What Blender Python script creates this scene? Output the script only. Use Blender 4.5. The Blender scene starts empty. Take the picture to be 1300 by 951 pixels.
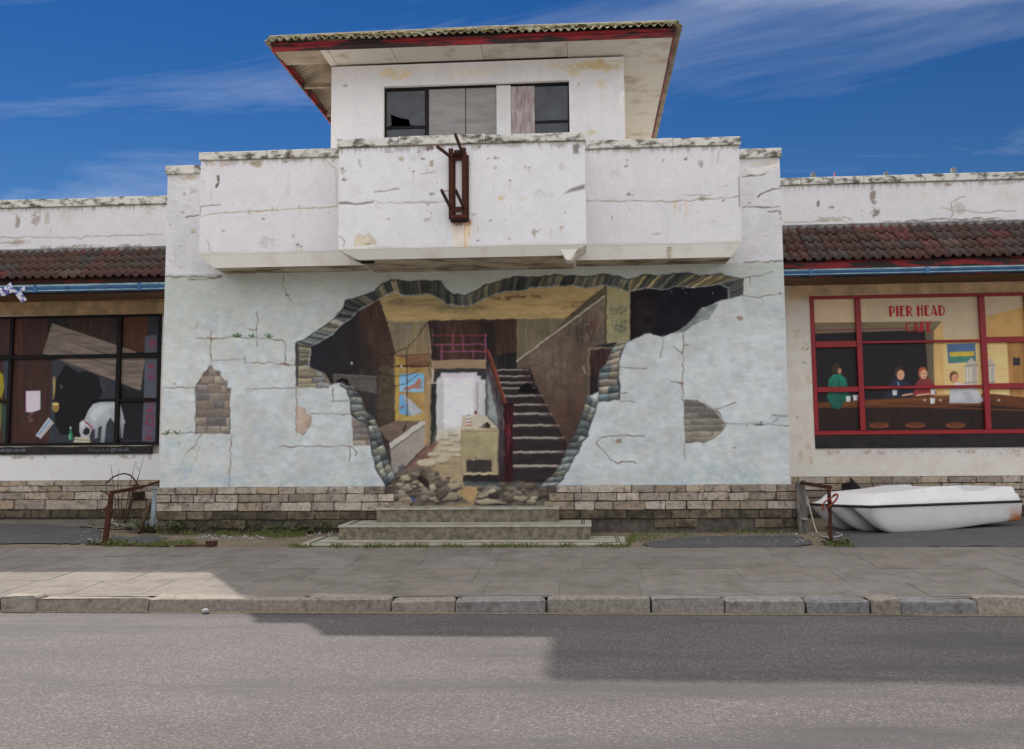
import bpy, bmesh, math, random
import numpy as np
from mathutils import Vector, Matrix, Euler

R = math.radians
rng = np.random.RandomState(7)
random.seed(7)
scene = bpy.context.scene
col = scene.collection

# ------------------------------------------------------------------ camera
F_PX, IMG_W, IMG_H, PCX, PCY = 1277.0, 1300.0, 951.0, 650.0, 430.0
EYE = 1.45
cam_d = bpy.data.cameras.new('camera')
cam = bpy.data.objects.new('camera', cam_d)
col.objects.link(cam)
cam_d.sensor_fit = 'HORIZONTAL'
cam_d.sensor_width = 36.0
cam_d.lens = 36.0 * F_PX / IMG_W
cam_d.shift_y = -(IMG_H / 2 - PCY) / IMG_W
cam_d.clip_start = 0.1
cam_d.clip_end = 5000
CAM_R = (Matrix.Rotation(R(4.17), 3, 'Z') @ Matrix.Rotation(R(90 + 5.81), 3, 'X') @ Matrix.Rotation(-0.0085, 3, 'Z'))
cam.matrix_world = Matrix.Translation((0, 0, EYE)) @ CAM_R.to_4x4()
scene.camera = cam

def at(px, py, Y):
    """measure a point of the photograph on the upright plane at depth Y"""
    d = CAM_R @ Vector(((px - PCX) / F_PX, -(py - PCY) / F_PX, -1.0))
    t = Y / d.y
    return Vector((d.x * t, Y, EYE + d.z * t))

def zat(px, py, Y): return at(px, py, Y).z
def xat(px, py, Y): return at(px, py, Y).x

# ------------------------------------------------------------------ light
SUN_EL, SUN_AZ = 41.4, 31.0          # azimuth: degrees left of straight behind the building
world = bpy.data.worlds.new('World')
scene.world = world
world.use_nodes = True
wn, wl = world.node_tree.nodes, world.node_tree.links
wn.clear()
def N(nt, t, **kw):
    n = nt.nodes.new(t)
    for k, v in kw.items(): setattr(n, k, v)
    return n
w_out = N(world.node_tree, 'ShaderNodeOutputWorld')
w_bg = N(world.node_tree, 'ShaderNodeBackground')
w_sky = N(world.node_tree, 'ShaderNodeTexSky')
w_sky.sky_type = 'NISHITA'
w_sky.sun_disc = False
w_sky.sun_elevation = R(SUN_EL)
w_sky.sun_rotation = R(-SUN_AZ)
w_sky.air_density = 1.0
w_sky.dust_density = 0.0
w_sky.ozone_density = 4.0
w_bg.inputs['Strength'].default_value = 0.05
# deep polarised blue over the whole dome, thin wispy cirrus over it
w_tc = N(world.node_tree, 'ShaderNodeTexCoord')
w_sep = N(world.node_tree, 'ShaderNodeSeparateXYZ')
wl.new(w_tc.outputs['Generated'], w_sep.inputs[0])
def wmath(op, a, b=None, clamp=False):
    m = N(world.node_tree, 'ShaderNodeMath', operation=op, use_clamp=clamp)
    for i, v in enumerate((a, b)):
        if v is None: continue
        if isinstance(v, (int, float)): m.inputs[i].default_value = v
        else: wl.new(v, m.inputs[i])
    return m.outputs[0]
zc = wmath('ADD', wmath('MAXIMUM', w_sep.outputs['Z'], 0.0), 0.10)
pxn = wmath('DIVIDE', w_sep.outputs['X'], zc)
pyn = wmath('DIVIDE', w_sep.outputs['Y'], zc)
w_com = N(world.node_tree, 'ShaderNodeCombineXYZ')
wl.new(pxn, w_com.inputs[0]); wl.new(pyn, w_com.inputs[1])
# broken cloud: bright banks placed out of view to light the front, frayed wisps
CLOUD_AT = (17.246, -43.232, 0.0)
w_map = N(world.node_tree, 'ShaderNodeMapping')
w_map.inputs['Location'].default_value = CLOUD_AT
wl.new(w_com.outputs[0], w_map.inputs[0])
w_n0 = N(world.node_tree, 'ShaderNodeTexNoise')
w_n0.inputs['Scale'].default_value = 0.12; w_n0.inputs['Detail'].default_value = 1.5; w_n0.inputs['Roughness'].default_value = 0.5
wl.new(w_map.outputs[0], w_n0.inputs['Vector'])
w_map2 = N(world.node_tree, 'ShaderNodeMapping')
w_map2.inputs['Rotation'].default_value = (0, 0, R(24))
w_map2.inputs['Scale'].default_value = (0.55, 1.15, 1)
w_map2.inputs['Location'].default_value = (3.38, -0.23, 0)
wl.new(w_com.outputs[0], w_map2.inputs[0])
w_n1 = N(world.node_tree, 'ShaderNodeTexNoise')
w_n1.inputs['Scale'].default_value = 1.25; w_n1.inputs['Detail'].default_value = 12; w_n1.inputs['Roughness'].default_value = 0.62
w_n1.inputs['Distortion'].default_value = 0.6
wl.new(w_map2.outputs[0], w_n1.inputs['Vector'])
w_banks = N(world.node_tree, 'ShaderNodeMapRange')
w_banks.inputs['From Min'].default_value = 0.497; w_banks.inputs['From Max'].default_value = 0.60
wl.new(w_n0.outputs[0], w_banks.inputs[0])
w_wisp = N(world.node_tree, 'ShaderNodeMapRange')
w_wisp.inputs['From Min'].default_value = 0.50; w_wisp.inputs['From Max'].default_value = 0.80
w_wisp.inputs['To Max'].default_value = 0.22
wl.new(w_n1.outputs[0], w_wisp.inputs[0])
cov = wmath('ADD', w_banks.outputs[0], wmath('MULTIPLY', wmath('SUBTRACT', w_n1.outputs[0], 0.5), 0.8))
cov = wmath('MULTIPLY', wmath('SUBTRACT', cov, 0.16), 1.2, clamp=True)
cloud = wmath('MAXIMUM', cov, w_wisp.outputs[0], clamp=True)
w_gam = N(world.node_tree, 'ShaderNodeHueSaturation')
w_gam.inputs['Hue'].default_value = 0.512
w_gam.inputs['Saturation'].default_value = 1.34
w_gam.inputs['Value'].default_value = 0.68
wl.new(w_sky.outputs[0], w_gam.inputs['Color'])
w_mix = N(world.node_tree, 'ShaderNodeMixRGB')
wl.new(cloud, w_mix.inputs['Fac'])
wl.new(w_gam.outputs[0], w_mix.inputs['Color1'])
w_mix.inputs['Color2'].default_value = (16.6, 16.6, 16.6, 1)
wl.new(w_mix.outputs[0], w_bg.inputs['Color'])
wl.new(w_bg.outputs[0], w_out.inputs[0])

sun_d = bpy.data.lights.new('sun', 'SUN')
sun = bpy.data.objects.new('sun', sun_d)
col.objects.link(sun)
sun_d.energy = 3.0
sun_d.angle = R(0.7)
sun_d.color = (1.0, 0.93, 0.84)
sd = Vector((-math.sin(R(SUN_AZ)) * math.cos(R(SUN_EL)), math.cos(R(SUN_AZ)) * math.cos(R(SUN_EL)), math.sin(R(SUN_EL))))
sun.rotation_euler = sd.to_track_quat('Z', 'Y').to_euler()
sun.location = sd * 40

vs = scene.view_settings
vs.view_transform = 'Standard'; vs.look = 'None'; vs.gamma = 1.0; vs.use_curve_mapping = False
vs.exposure = 0.74
K_LIT = 0.70        # how bright white paint in the facade's shade stands in the photograph

# ------------------------------------------------------------------ helpers
def lin(c):
    c = np.asarray(c, float) / 255.0
    return np.where(c <= 0.04045, c / 12.92, ((c + 0.055) / 1.055) ** 2.4)

def vnoise(h, w, sy, sx, seed):
    """smooth value noise h x w, feature size sy, sx cells, range -1..1"""
    r = np.random.RandomState(seed)
    gh, gw = int(h / sy) + 3, int(w / sx) + 3
    g = r.rand(gh, gw) * 2 - 1
    y = np.arange(h) / sy; x = np.arange(w) / sx
    yi = y.astype(int); xi = x.astype(int)
    fy = y - yi; fx = x - xi
    fy = (fy * fy * (3 - 2 * fy))[:, None]; fx = (fx * fx * (3 - 2 * fx))[None, :]
    a = g[np.ix_(yi, xi)]; b = g[np.ix_(yi, xi + 1)]; c = g[np.ix_(yi + 1, xi)]; d = g[np.ix_(yi + 1, xi + 1)]
    return (a * (1 - fx) + b * fx) * (1 - fy) + (c * (1 - fx) + d * fx) * fy

def fbm(h, w, sy, sx, seed, octaves=4):
    o = np.zeros((h, w)); amp = 1.0; tot = 0
    for k in range(octaves):
        o += amp * vnoise(h, w, max(sy / 2 ** k, 1.0), max(sx / 2 ** k, 1.0), seed + 31 * k); tot += amp; amp *= 0.55
    return o / tot

class Canvas:
    """paint on an upright surface: a grid of cells with a colour and a relief each, later a mesh with that paint"""
    def __init__(s, Y, x0, x1, z0, z1, res, base, seed=1):
        s.Y, s.x0, s.x1, s.z0, s.z1 = Y, x0, x1, z0, z1
        s.W = max(int(round((x1 - x0) / res)) + 1, 2); s.H = max(int(round((z1 - z0) / res)) + 1, 2)
        s.dx = (x1 - x0) / (s.W - 1); s.dz = (z1 - z0) / (s.H - 1)
        s.C = np.zeros((s.H, s.W, 3)) + np.array(base, float)
        s.D = np.zeros((s.H, s.W)); s.seed = seed; s.nz = {}
        s.cell = 0.0125 / s.dx      # cells per photo pixel, about
    def noise(s, kind):
        if kind not in s.nz:
            H, W, q = s.H, s.W, 0.012 / s.dx
            sy, sx, o = {'big': (40, 40, 4), 'mid': (12, 12, 4), 'fine': (3, 3, 2), 'h': (3, 26, 3), 'v': (26, 3, 3), 'brush': (7, 10, 4), 'grit': (1.2, 1.2, 1), 'hh': (2.2, 60, 3)}[kind]
            s.nz[kind] = fbm(H, W, sy * q, sx * q, s.seed * 101 + len(s.nz) * 7, o)
        return s.nz[kind]
    def uv(s, pts):
        o = []
        for p in pts:
            v = at(p[0], p[1], s.Y)
            o.append(((v.x - s.x0) / s.dx, (v.z - s.z0) / s.dz))
        return np.array(o)
    def _box(s, P, m):
        x0 = max(int(P[:, 0].min() - m), 0); x1 = min(int(P[:, 0].max() + m) + 2, s.W)
        y0 = max(int(P[:, 1].min() - m), 0); y1 = min(int(P[:, 1].max() + m) + 2, s.H)
        return x0, x1, y0, y1
    @staticmethod
    def _dist(gx, gy, P, closed):
        d = np.full(gx.shape, 1e9); n = len(P)
        inside = np.zeros(gx.shape, bool)
        for i in range(n if closed else n - 1):
            a = P[i]; b = P[(i + 1) % n]; e = b - a
            L = e @ e + 1e-9
            t = np.clip(((gx - a[0]) * e[0] + (gy - a[1]) * e[1]) / L, 0, 1)
            d = np.minimum(d, (gx - a[0] - t * e[0]) ** 2 + (gy - a[1] - t * e[1]) ** 2)
            if closed and a[1] != b[1]:
                c = ((a[1] > gy) != (b[1] > gy)) & (gx < (b[0] - a[0]) * (gy - a[1]) / (b[1] - a[1]) + a[0])
                inside ^= c
        return np.sqrt(d), inside
    def mix(s, sl, m, colr, var=0, kind='mid', depth=None):
        c = np.array(colr, float)
        if c.ndim == 1: c = c[None, None, :]
        if var: c = c * (1 + var * s.noise(kind)[sl][..., None])
        m = m[..., None]
        s.C[sl] = s.C[sl] * (1 - m) + c * m
        if depth is not None: s.D[sl] = s.D[sl] * (1 - m[..., 0]) + depth * m[..., 0]
    def poly(s, pts, colr, a=1.0, soft=0.7, var=0.08, kind='mid', to=None, axis=1, wob=0, depth=None):
        """fill a polygon given in photo pixels; `to` blends to a second colour along the axis (0 x, 1 downwards)"""
        P = s.uv(pts)
        x0, x1, y0, y1 = s._box(P, soft + 2)
        if x1 <= x0 or y1 <= y0: return
        gx, gy = np.meshgrid(np.arange(x0, x1), np.arange(y0, y1))
        sl = (slice(y0, y1), slice(x0, x1))
        wx = wy = 0
        if wob: wx = s.noise('mid')[sl] * wob; wy = s.noise('brush')[sl] * wob
        d, ins = s._dist(gx + wx, gy + wy, P, True)
        sd = np.where(ins, d, -d)
        m = np.clip(0.5 + sd / (2 * soft), 0, 1) * a
        c = np.array(colr, float)
        if to is not None:
            if axis == 1: t = (P[:, 1].max() - gy) / max(np.ptp(P[:, 1]), 1e-6)
            else: t = (gx - P[:, 0].min()) / max(np.ptp(P[:, 0]), 1e-6)
            t = np.clip(t, 0, 1)[..., None]
            c = c * (1 - t) + np.array(to, float) * t
        s.mix(sl, m, c, var, kind, depth)
    def line(s, pts, w, colr, a=1.0, jit=0.0, var=0.1, soft=0.6, depth=None, taper=False):
        P = s.uv(pts)
        if jit:      # broken line like a crack
            Q = []
            r = np.random.RandomState(int(abs(P.sum()) * 13) % 99991)
            for i in range(len(P) - 1):
                n = max(int(np.hypot(*(P[i + 1] - P[i])) / 5), 1)
                for k in range(n):
                    q = P[i] + (P[i + 1] - P[i]) * k / n
                    Q.append(q + r.randn(2) * jit * (0 if (i == 0 and k == 0) else 1))
            Q.append(P[-1]); P = np.array(Q)
        hw = w * s.cell / 2
        x0, x1, y0, y1 = s._box(P, hw + 3)
        if x1 <= x0 or y1 <= y0: return
        gx, gy = np.meshgrid(np.arange(x0, x1), np.arange(y0, y1))
        sl = (slice(y0, y1), slice(x0, x1))
        d, _ = s._dist(gx, gy, P, False)
        if jit: d = d - hw * 0.9 * s.noise('brush')[sl] * 1.4
        m = np.clip(0.5 + (hw - d) / (2 * soft), 0, 1) * a
        s.mix(sl, m, colr, var, 'fine', depth)
    def blot(s, px, py, rx, ry, colr, a=0.6, thr=0.0, kind='mid', soft=0.35):
        """irregular stain"""
        c = s.uv([(px, py)])[0]; rx *= s.cell; ry *= s.cell
        x0, x1, y0, y1 = s._box(np.array([[c[0] - rx * 1.3, c[1] - ry * 1.3], [c[0] + rx * 1.3, c[1] + ry * 1.3]]), 1)
        if x1 <= x0 or y1 <= y0: return
        gx, gy = np.meshgrid(np.arange(x0, x1), np.arange(y0, y1))
        sl = (slice(y0, y1), slice(x0, x1))
        r = 1 - np.hypot((gx - c[0]) / rx, (gy - c[1]) / ry)
        v = r * 0.55 + s.noise(kind)[sl] * 0.8 + s.noise('fine')[sl] * 0.55 - thr
        s.mix(sl, np.clip(v / soft, 0, 1) * np.clip(r * 2.2 + 0.3, 0, 1) * a, colr, 0.1, 'fine')
    def ell(s, px, py, rx, ry, colr, a=1, soft=0.7, var=0.08, rot=0):
        n = 18
        c, q = math.cos(R(rot)), math.sin(R(rot))
        s.poly([(px + rx * math.cos(t) * c - ry * math.sin(t) * q, py + rx * math.cos(t) * q + ry * math.sin(t) * c) for t in [2 * math.pi * k / n for k in range(n)]], colr, a, soft, var)
    def rect(s, x0, y0, x1, y1, colr, **k): s.poly([(x0, y0), (x1, y0), (x1, y1), (x0, y1)], colr, **k)
    def crack(s, pts, w=1.3, colr=(70, 58, 50), a=0.9): s.line(pts, w, colr, a, jit=0.7, depth=0.006)
    def flecks(s, n, x0, x1, y0, y1, seed, a=.85):
        """small chips and flakes with a dark lower lip"""
        r = np.random.RandomState(seed)
        for _ in range(n):
            x, y = x0 + (x1 - x0) * r.rand(), y0 + (y1 - y0) * r.rand(); q = .5 + 1.2 * r.rand() ** 2; m = 5 + r.randint(4)
            P = [(x + q * (1.2 + .8 * r.rand()) * math.cos(t), y + q * (.5 + .7 * r.rand()) * math.sin(t)) for t in np.linspace(0, 5.6, m)]
            b = np.array([(150, 134, 112), (120, 106, 94), (164, 158, 152), (104, 96, 92), (176, 150, 116)][r.randint(5)], float)
            s.poly(P, b, a * (.4 + .6 * r.rand()), .9, .15, wob=1.0, depth=.003)
            if r.rand() < .5: s.line([(p[0], p[1] + .5) for p in P[:4]], .8, b * .6, .8)
            if r.rand() < .3: s.drip(x, y + 1, y + 6 + 14 * r.rand(), 1.2, (160, 140, 118), .35)
    def drip(s, px, y0, y1, w, colr, a=0.5):
        n = 7; s_ = [(px + math.sin(k * 1.7 + px) * 0.7, y0 + (y1 - y0) * k / (n - 1)) for k in range(n)]
        for k in range(n - 1): s.line(s_[k:k + 2], w * (1 - 0.6 * k / n), colr, a * (1 - k / n), soft=1.2)
    def build(s, name, mat, parent, holes=(), k=None, outline=None):
        H, W = s.H, s.W
        xs = np.linspace(s.x0, s.x1, W); zs = np.linspace(s.z0, s.z1, H)
        X, Z = np.meshgrid(xs, zs)
        co = np.stack([X, s.Y + s.D, Z], -1).reshape(-1, 3).astype(np.float32)
        I = np.arange(H * W).reshape(H, W)
        q = np.stack([I[:-1, :-1], I[:-1, 1:], I[1:, 1:], I[1:, :-1]], -1).reshape(-1, 4)
        cx = (X[:-1, :-1] + s.dx / 2).ravel(); cz = (Z[:-1, :-1] + s.dz / 2).ravel()
        keep = np.ones(len(q), bool)
        for (a, b, c, d) in holes: keep &= ~((cx > a) & (cx < b) & (cz > c) & (cz < d))
        if outline is not None: keep &= outline(cx, cz)
        q = q[keep]
        me = bpy.data.meshes.new(name)
        me.vertices.add(len(co)); me.vertices.foreach_set('co', co.ravel())
        me.loops.add(q.size); me.loops.foreach_set('vertex_index', q.ravel().astype(np.int32))
        me.polygons.add(len(q))
        me.polygons.foreach_set('loop_start', (np.arange(len(q)) * 4).astype(np.int32))
        me.polygons.foreach_set('loop_total', np.full(len(q), 4, np.int32))
        me.update()
        at_ = me.color_attributes.new('paint', 'FLOAT_COLOR', 'POINT')
        c = np.clip(lin(np.clip(s.C, 0, 255)) / (k or K_LIT), 0.004, 0.86)
        rgba = np.concatenate([c, np.ones((H, W, 1))], -1).astype(np.float32)
        at_.data.foreach_set('color', rgba.ravel())
        me.materials.append(mat)
        return link(name, me, parent)

def link(name, me, parent=None):
    o = bpy.data.objects.new(name, me)
    col.objects.link(o)
    if parent is not None: attach(o, parent)
    return o

def root_loc(p):
    return p.location.copy() if p.parent is None else Vector((0, 0, 0))     # meshes below a thing hold world coordinates

def attach(o, p):
    """parent a mesh that holds world coordinates"""
    o.parent = p
    o.matrix_parent_inverse = Matrix.Translation(-root_loc(p))

def thing(name, label, cat, loc=(0, 0, 0), group=None):
    o = bpy.data.objects.new(name, None)
    o.empty_display_size = 0.2
    col.objects.link(o); o.location = loc
    tag(o, label, cat, group)
    return o
def tag(o, label, cat, group=None):
    o['label'] = label; o['category'] = cat
    if group: o['group'] = group
    return o

class MB:
    """gathers shapes into one mesh (world coordinates)"""
    def __init__(s): s.v = []; s.f = []; s.sm = []
    def add(s, vs, fs, smooth=False):
        b = len(s.v); s.v += [tuple(v) for v in vs]; s.f += [tuple(i + b for i in f) for f in fs]; s.sm += [smooth] * len(fs)
        return s
    def box(s, x0, x1, y0, y1, z0, z1):
        return s.add([(x0, y0, z0), (x1, y0, z0), (x1, y1, z0), (x0, y1, z0), (x0, y0, z1), (x1, y0, z1), (x1, y1, z1), (x0, y1, z1)],
                     [(0, 3, 2, 1), (4, 5, 6, 7), (0, 1, 5, 4), (1, 2, 6, 5), (2, 3, 7, 6), (3, 0, 4, 7)])
    def hexa(s, lo, hi):
        """two rings of 4 points (each seen from above, counterclockwise)"""
        return s.add(list(lo) + list(hi), [(0, 3, 2, 1), (4, 5, 6, 7), (0, 1, 5, 4), (1, 2, 6, 5), (2, 3, 7, 6), (3, 0, 4, 7)])
    def prism(s, pts, dy, Y):
        """outline of (x, z), seen from the front, pushed back by dy"""
        n = len(pts)
        return s.add([(x, Y, z) for x, z in pts] + [(x, Y + dy, z) for x, z in pts],
                     [tuple(range(n)), tuple(range(2 * n - 1, n - 1, -1))] + [(i, i + n, (i + 1) % n + n, (i + 1) % n) for i in range(n)])
    def tube(s, pts, r, n=8, cap=True):
        pts = [Vector(p) for p in pts]; m = len(pts)
        rs = r if isinstance(r, (list, tuple)) else [r] * m
        b = []; up = None
        for i, p in enumerate(pts):
            t = (pts[min(i + 1, m - 1)] - pts[max(i - 1, 0)])
            t = t.normalized() if t.length > 1e-9 else Vector((0, 0, 1))
            if up is None:
                up = Vector((0, 0, 1)) if abs(t.z) < 0.9 else Vector((0, 1, 0))
            u = t.cross(up).normalized(); w = u.cross(t).normalized(); up = w
            for k in range(n):
                a = 2 * math.pi * k / n
                b.append(p + (u * math.cos(a) + w * math.sin(a)) * rs[i])
        f = [(i * n + k, i * n + (k + 1) % n, (i + 1) * n + (k + 1) % n, (i + 1) * n + k) for i in range(m - 1) for k in range(n)]
        s.add(b, f, True)
        if cap: s.add(b[:n], [tuple(range(n - 1, -1, -1))]); s.add(b[-n:], [tuple(range(n))])
        return s
    def bar(s, a, b, w, h):
        """rectangular bar from a to b"""
        a, b = Vector(a), Vector(b); t = (b - a).normalized()
        up = Vector((0, 0, 1)) if abs(t.z) < 0.9 else Vector((0, 1, 0))
        u = t.cross(up).normalized() * w / 2; v = u.cross(t).normalized() * h / 2
        q = [-u - v, u - v, u + v, -u + v]
        return s.add([a + p for p in q] + [b + p for p in q], [(3, 2, 1, 0), (4, 5, 6, 7), (0, 1, 5, 4), (1, 2, 6, 5), (2, 3, 7, 6), (3, 0, 4, 7)])
    def build(s, name, mat, parent=None, bevel=0):
        me = bpy.data.meshes.new(name)
        me.from_pydata(s.v, [], s.f)
        bm = bmesh.new(); bm.from_mesh(me)
        bmesh.ops.recalc_face_normals(bm, faces=bm.faces)
        if bevel: bmesh.ops.bevel(bm, geom=list(bm.edges), offset=bevel, segments=1, affect='EDGES', clamp_overlap=True)
        bm.to_mesh(me); bm.free()
        if not bevel: me.polygons.foreach_set('use_smooth', s.sm)
        me.materials.append(mat)
        return link(name, me, parent)

# ------------------------------------------------------------------ materials
def new_mat(name, rough=0.8, spec=0.3):
    m = bpy.data.materials.new(name); m.use_nodes = True
    nt = m.node_tree; b = nt.nodes['Principled BSDF']
    b.inputs['Roughness'].default_value = rough
    b.inputs['Specular IOR Level'].default_value = spec
    return m, nt, b
def noise_node(nt, scale, detail=5, rough=0.6, coord='Object', sc=None, dist=0):
    tc = nt.nodes.new('ShaderNodeTexCoord')
    n = nt.nodes.new('ShaderNodeTexNoise')
    n.inputs['Scale'].default_value = scale; n.inputs['Detail'].default_value = detail; n.inputs['Roughness'].default_value = rough
    n.inputs['Distortion'].default_value = dist
    if sc:
        mp = nt.nodes.new('ShaderNodeMapping'); mp.inputs['Scale'].default_value = sc
        nt.links.new(tc.outputs[coord], mp.inputs[0]); nt.links.new(mp.outputs[0], n.inputs['Vector'])
    else: nt.links.new(tc.outputs[coord], n.inputs['Vector'])
    return n.outputs[0]
def ramp(nt, fac, stops, interp='LINEAR'):
    r = nt.nodes.new('ShaderNodeValToRGB'); r.color_ramp.interpolation = interp
    e = r.color_ramp.elements
    while len(e) < len(stops): e.new(0.5)
    for i, (p, c) in enumerate(stops):
        e[i].position = p; e[i].color = (*c, 1) if len(c) == 3 else c
    nt.links.new(fac, r.inputs[0]); return r.outputs[0]
def mixc(nt, fac, a, b, mode='MIX'):
    m = nt.nodes.new('ShaderNodeMixRGB'); m.blend_type = mode
    for i, v in enumerate((fac, a, b)):
        if hasattr(v, 'links'): nt.links.new(v, m.inputs[i])
        elif isinstance(v, (int, float)): m.inputs[i].default_value = v
        else: m.inputs[i].default_value = (*v, 1)
    return m.outputs[0]
def add_bump(nt, b, h, strength=0.3, dist=0.01):
    n = nt.nodes.new('ShaderNodeBump'); n.inputs['Strength'].default_value = strength; n.inputs['Distance'].default_value = dist
    nt.links.new(h, n.inputs['Height']); nt.links.new(n.outputs[0], b.inputs['Normal'])

def simple(name, a, b_, scale=6, rough=0.75, spec=0.3, bump=0.2, bdist=0.005, metal=0, lo=0.35, hi=0.65, detail=6, sc=None, third=None):
    """two or three colours broken up by noise"""
    m, nt, b = new_mat(name, rough, spec)
    f = noise_node(nt, scale, detail, sc=sc)
    st = [(lo, a), (hi, b_)] + ([(min(hi + 0.12, 1), third)] if third else [])
    nt.links.new(ramp(nt, f, st), b.inputs['Base Color'])
    b.inputs['Metallic'].default_value = metal
    if bump: add_bump(nt, b, noise_node(nt, scale * 4, 5, sc=sc), bump, bdist)
    return m

def paint_mat(name, rough, spec, bump, bscale=60, bdist=0.004, coat=0, grain=.05):
    m, nt, b = new_mat(name, rough, spec)
    a = nt.nodes.new('ShaderNodeAttribute'); a.attribute_name = 'paint'
    f = noise_node(nt, 35, 6, 0.7)
    g = ramp(nt, f, [(0.25, (1 - grain,) * 3), (0.75, (1 + grain * .6,) * 3)])
    nt.links.new(mixc(nt, 1.0, a.outputs['Color'], g, 'MULTIPLY'), b.inputs['Base Color'])
    add_bump(nt, b, noise_node(nt, bscale, 6, 0.65), bump, bdist)
    if coat: b.inputs['Coat Weight'].default_value = coat; b.inputs['Coat Roughness'].default_value = 0.1
    return m
M = {}
M['plaster'] = paint_mat('painted_plaster', 0.88, 0.15, 0.35, 22, 0.008, grain=.045)
M['dash'] = paint_mat('pebble_dash', 0.92, 0.1, 0.9, 75, 0.012, grain=.10)
M['panel'] = paint_mat('painted_board', 0.45, 0.25, 0.12, 40)
M['gel'] = paint_mat('weathered_gelcoat', 0.48, 0.3, 0.10, 9, grain=.10)
_nt = M['gel'].node_tree
for _n in _nt.nodes:
    if _n.type == 'TEX_NOISE' and _n.inputs['Scale'].default_value > 30: _n.inputs['Scale'].default_value = 3.2

def stone_mat(name, stops, dirt=(0.05, 0.04, 0.035), rough=0.93, scale=7, dirt_lo=0.5, bump=0.7, var=0.5):
    m, nt, b = new_mat(name, rough, 0.15)
    oi = nt.nodes.new('ShaderNodeObjectInfo')
    base = ramp(nt, oi.outputs['Random'], stops)
    geo = nt.nodes.new('ShaderNodeNewGeometry')
    def nz(sc, d=6, r=0.65):
        n = nt.nodes.new('ShaderNodeTexNoise'); n.inputs['Scale'].default_value = sc; n.inputs['Detail'].default_value = d; n.inputs['Roughness'].default_value = r
        nt.links.new(geo.outputs['Position'], n.inputs['Vector']); return n.outputs[0]
    g = ramp(nt, nz(scale * 3), [(0.25, (1 - var,) * 3), (0.72, (1 + var * 0.35,) * 3)])
    c = mixc(nt, 1.0, base, g, 'MULTIPLY')
    f = ramp(nt, nz(scale), [(dirt_lo, (0, 0, 0)), (dirt_lo + 0.22, (1, 1, 1))])
    mm = nt.nodes.new('ShaderNodeMath'); mm.operation = 'MULTIPLY'; mm.inputs[1].default_value = 0.75
    nt.links.new(f, mm.inputs[0])
    nt.links.new(mixc(nt, mm.outputs[0], c, dirt), b.inputs['Base Color'])
    add_bump(nt, b, nz(scale * 6, 8), bump, 0.012)
    return m
M['stone'] = stone_mat('limestone', [(0.0, (0.53, 0.435, 0.36)), (0.25, (0.39, 0.33, 0.28)), (0.45, (0.61, 0.52, 0.445)), (0.65, (0.31, 0.25, 0.205)), (0.8, (0.50, 0.385, 0.275)), (1.0, (0.66, 0.575, 0.50))], dirt_lo=0.50, scale=9)
M['stone_soil'] = stone_mat('soiled_limestone', [(0.0, (0.12, 0.10, 0.075)), (0.5, (0.18, 0.14, 0.10)), (1.0, (0.26, 0.21, 0.15))], dirt=(0.035, 0.03, 0.022), dirt_lo=0.4)
M['kerb'] = stone_mat('kerb_granite', [(0.0, (0.33, 0.28, 0.235)), (0.4, (0.30, 0.262, 0.23)), (0.7, (0.245, 0.238, 0.24)), (1.0, (0.36, 0.31, 0.26))], dirt=(0.075, 0.06, 0.05), dirt_lo=0.54, scale=7, var=0.5)
M['flag'] = stone_mat('flagstone', [(0.0, (0.19, 0.168, 0.152)), (0.5, (0.21, 0.185, 0.167)), (1.0, (0.225, 0.203, 0.186))], dirt=(0.125, 0.108, 0.094), dirt_lo=0.47, scale=2.2, bump=0.35, var=0.25)
M['mortar'] = simple('mortar', (0.13, 0.11, 0.09), (0.055, 0.045, 0.038), 9)
M['concrete'] = simple('step_concrete', (0.44, 0.41, 0.35), (0.26, 0.23, 0.18), 5, 0.92, 0.1, 0.6, 0.01, lo=0.38, hi=0.7)
M['concrete_riser'] = simple('riser_concrete', (0.27, 0.235, 0.18), (0.115, 0.10, 0.068), 11, 0.95, 0.1, 0.9, 0.015, lo=0.35, hi=0.66)  # browner and darker than the treads
M['inlay'] = simple('green_inlay', (0.05, 0.075, 0.06), (0.09, 0.11, 0.09), 8)
M['white_old'] = simple('old_white_paint', (0.78, 0.76, 0.72), (0.60, 0.53, 0.43), 2.6, 0.85, 0.2, 0.3, lo=0.50, hi=0.78, detail=9)
M['soffit'] = simple('soffit_board', (0.54, 0.505, 0.45), (0.30, 0.235, 0.165), 2.2, 0.85, 0.15, 0.2, lo=0.52, hi=0.75)
M['coping'] = simple('lichen_coping', (0.68, 0.66, 0.62), (0.13, 0.115, 0.095), 9, 0.95, 0.1, 0.8, 0.012, lo=0.46, hi=0.62, detail=12, sc=(.7, 1, 1.3))
M['under'] = simple('stained_render', (0.56, 0.50, 0.40), (0.17, 0.12, 0.075), 3.2, 0.9, 0.1, 0.5, 0.01, lo=0.42, hi=0.64, detail=9, sc=(0.6, 1, 2.5))
M['rust'] = simple('rusty_steel', (0.040, 0.016, 0.012), (0.095, 0.034, 0.020), 22, 0.85, 0.2, 0.7, 0.006, third=(0.15, 0.06, 0.03))
M['red_fascia'] = simple('peeling_red_paint', (0.025, 0.014, 0.014), (0.24, 0.014, 0.020), 3.2, 0.6, 0.3, 0.4, lo=0.46, hi=0.55, detail=10, sc=(0.5, 1, 3))
M['dark_fascia'] = simple('bare_dark_wood', (0.035, 0.018, 0.016), (0.15, 0.02, 0.018), 4, 0.8, 0.2, 0.4, lo=0.5, hi=0.68, detail=9, sc=(0.6, 1, 3))
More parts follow.
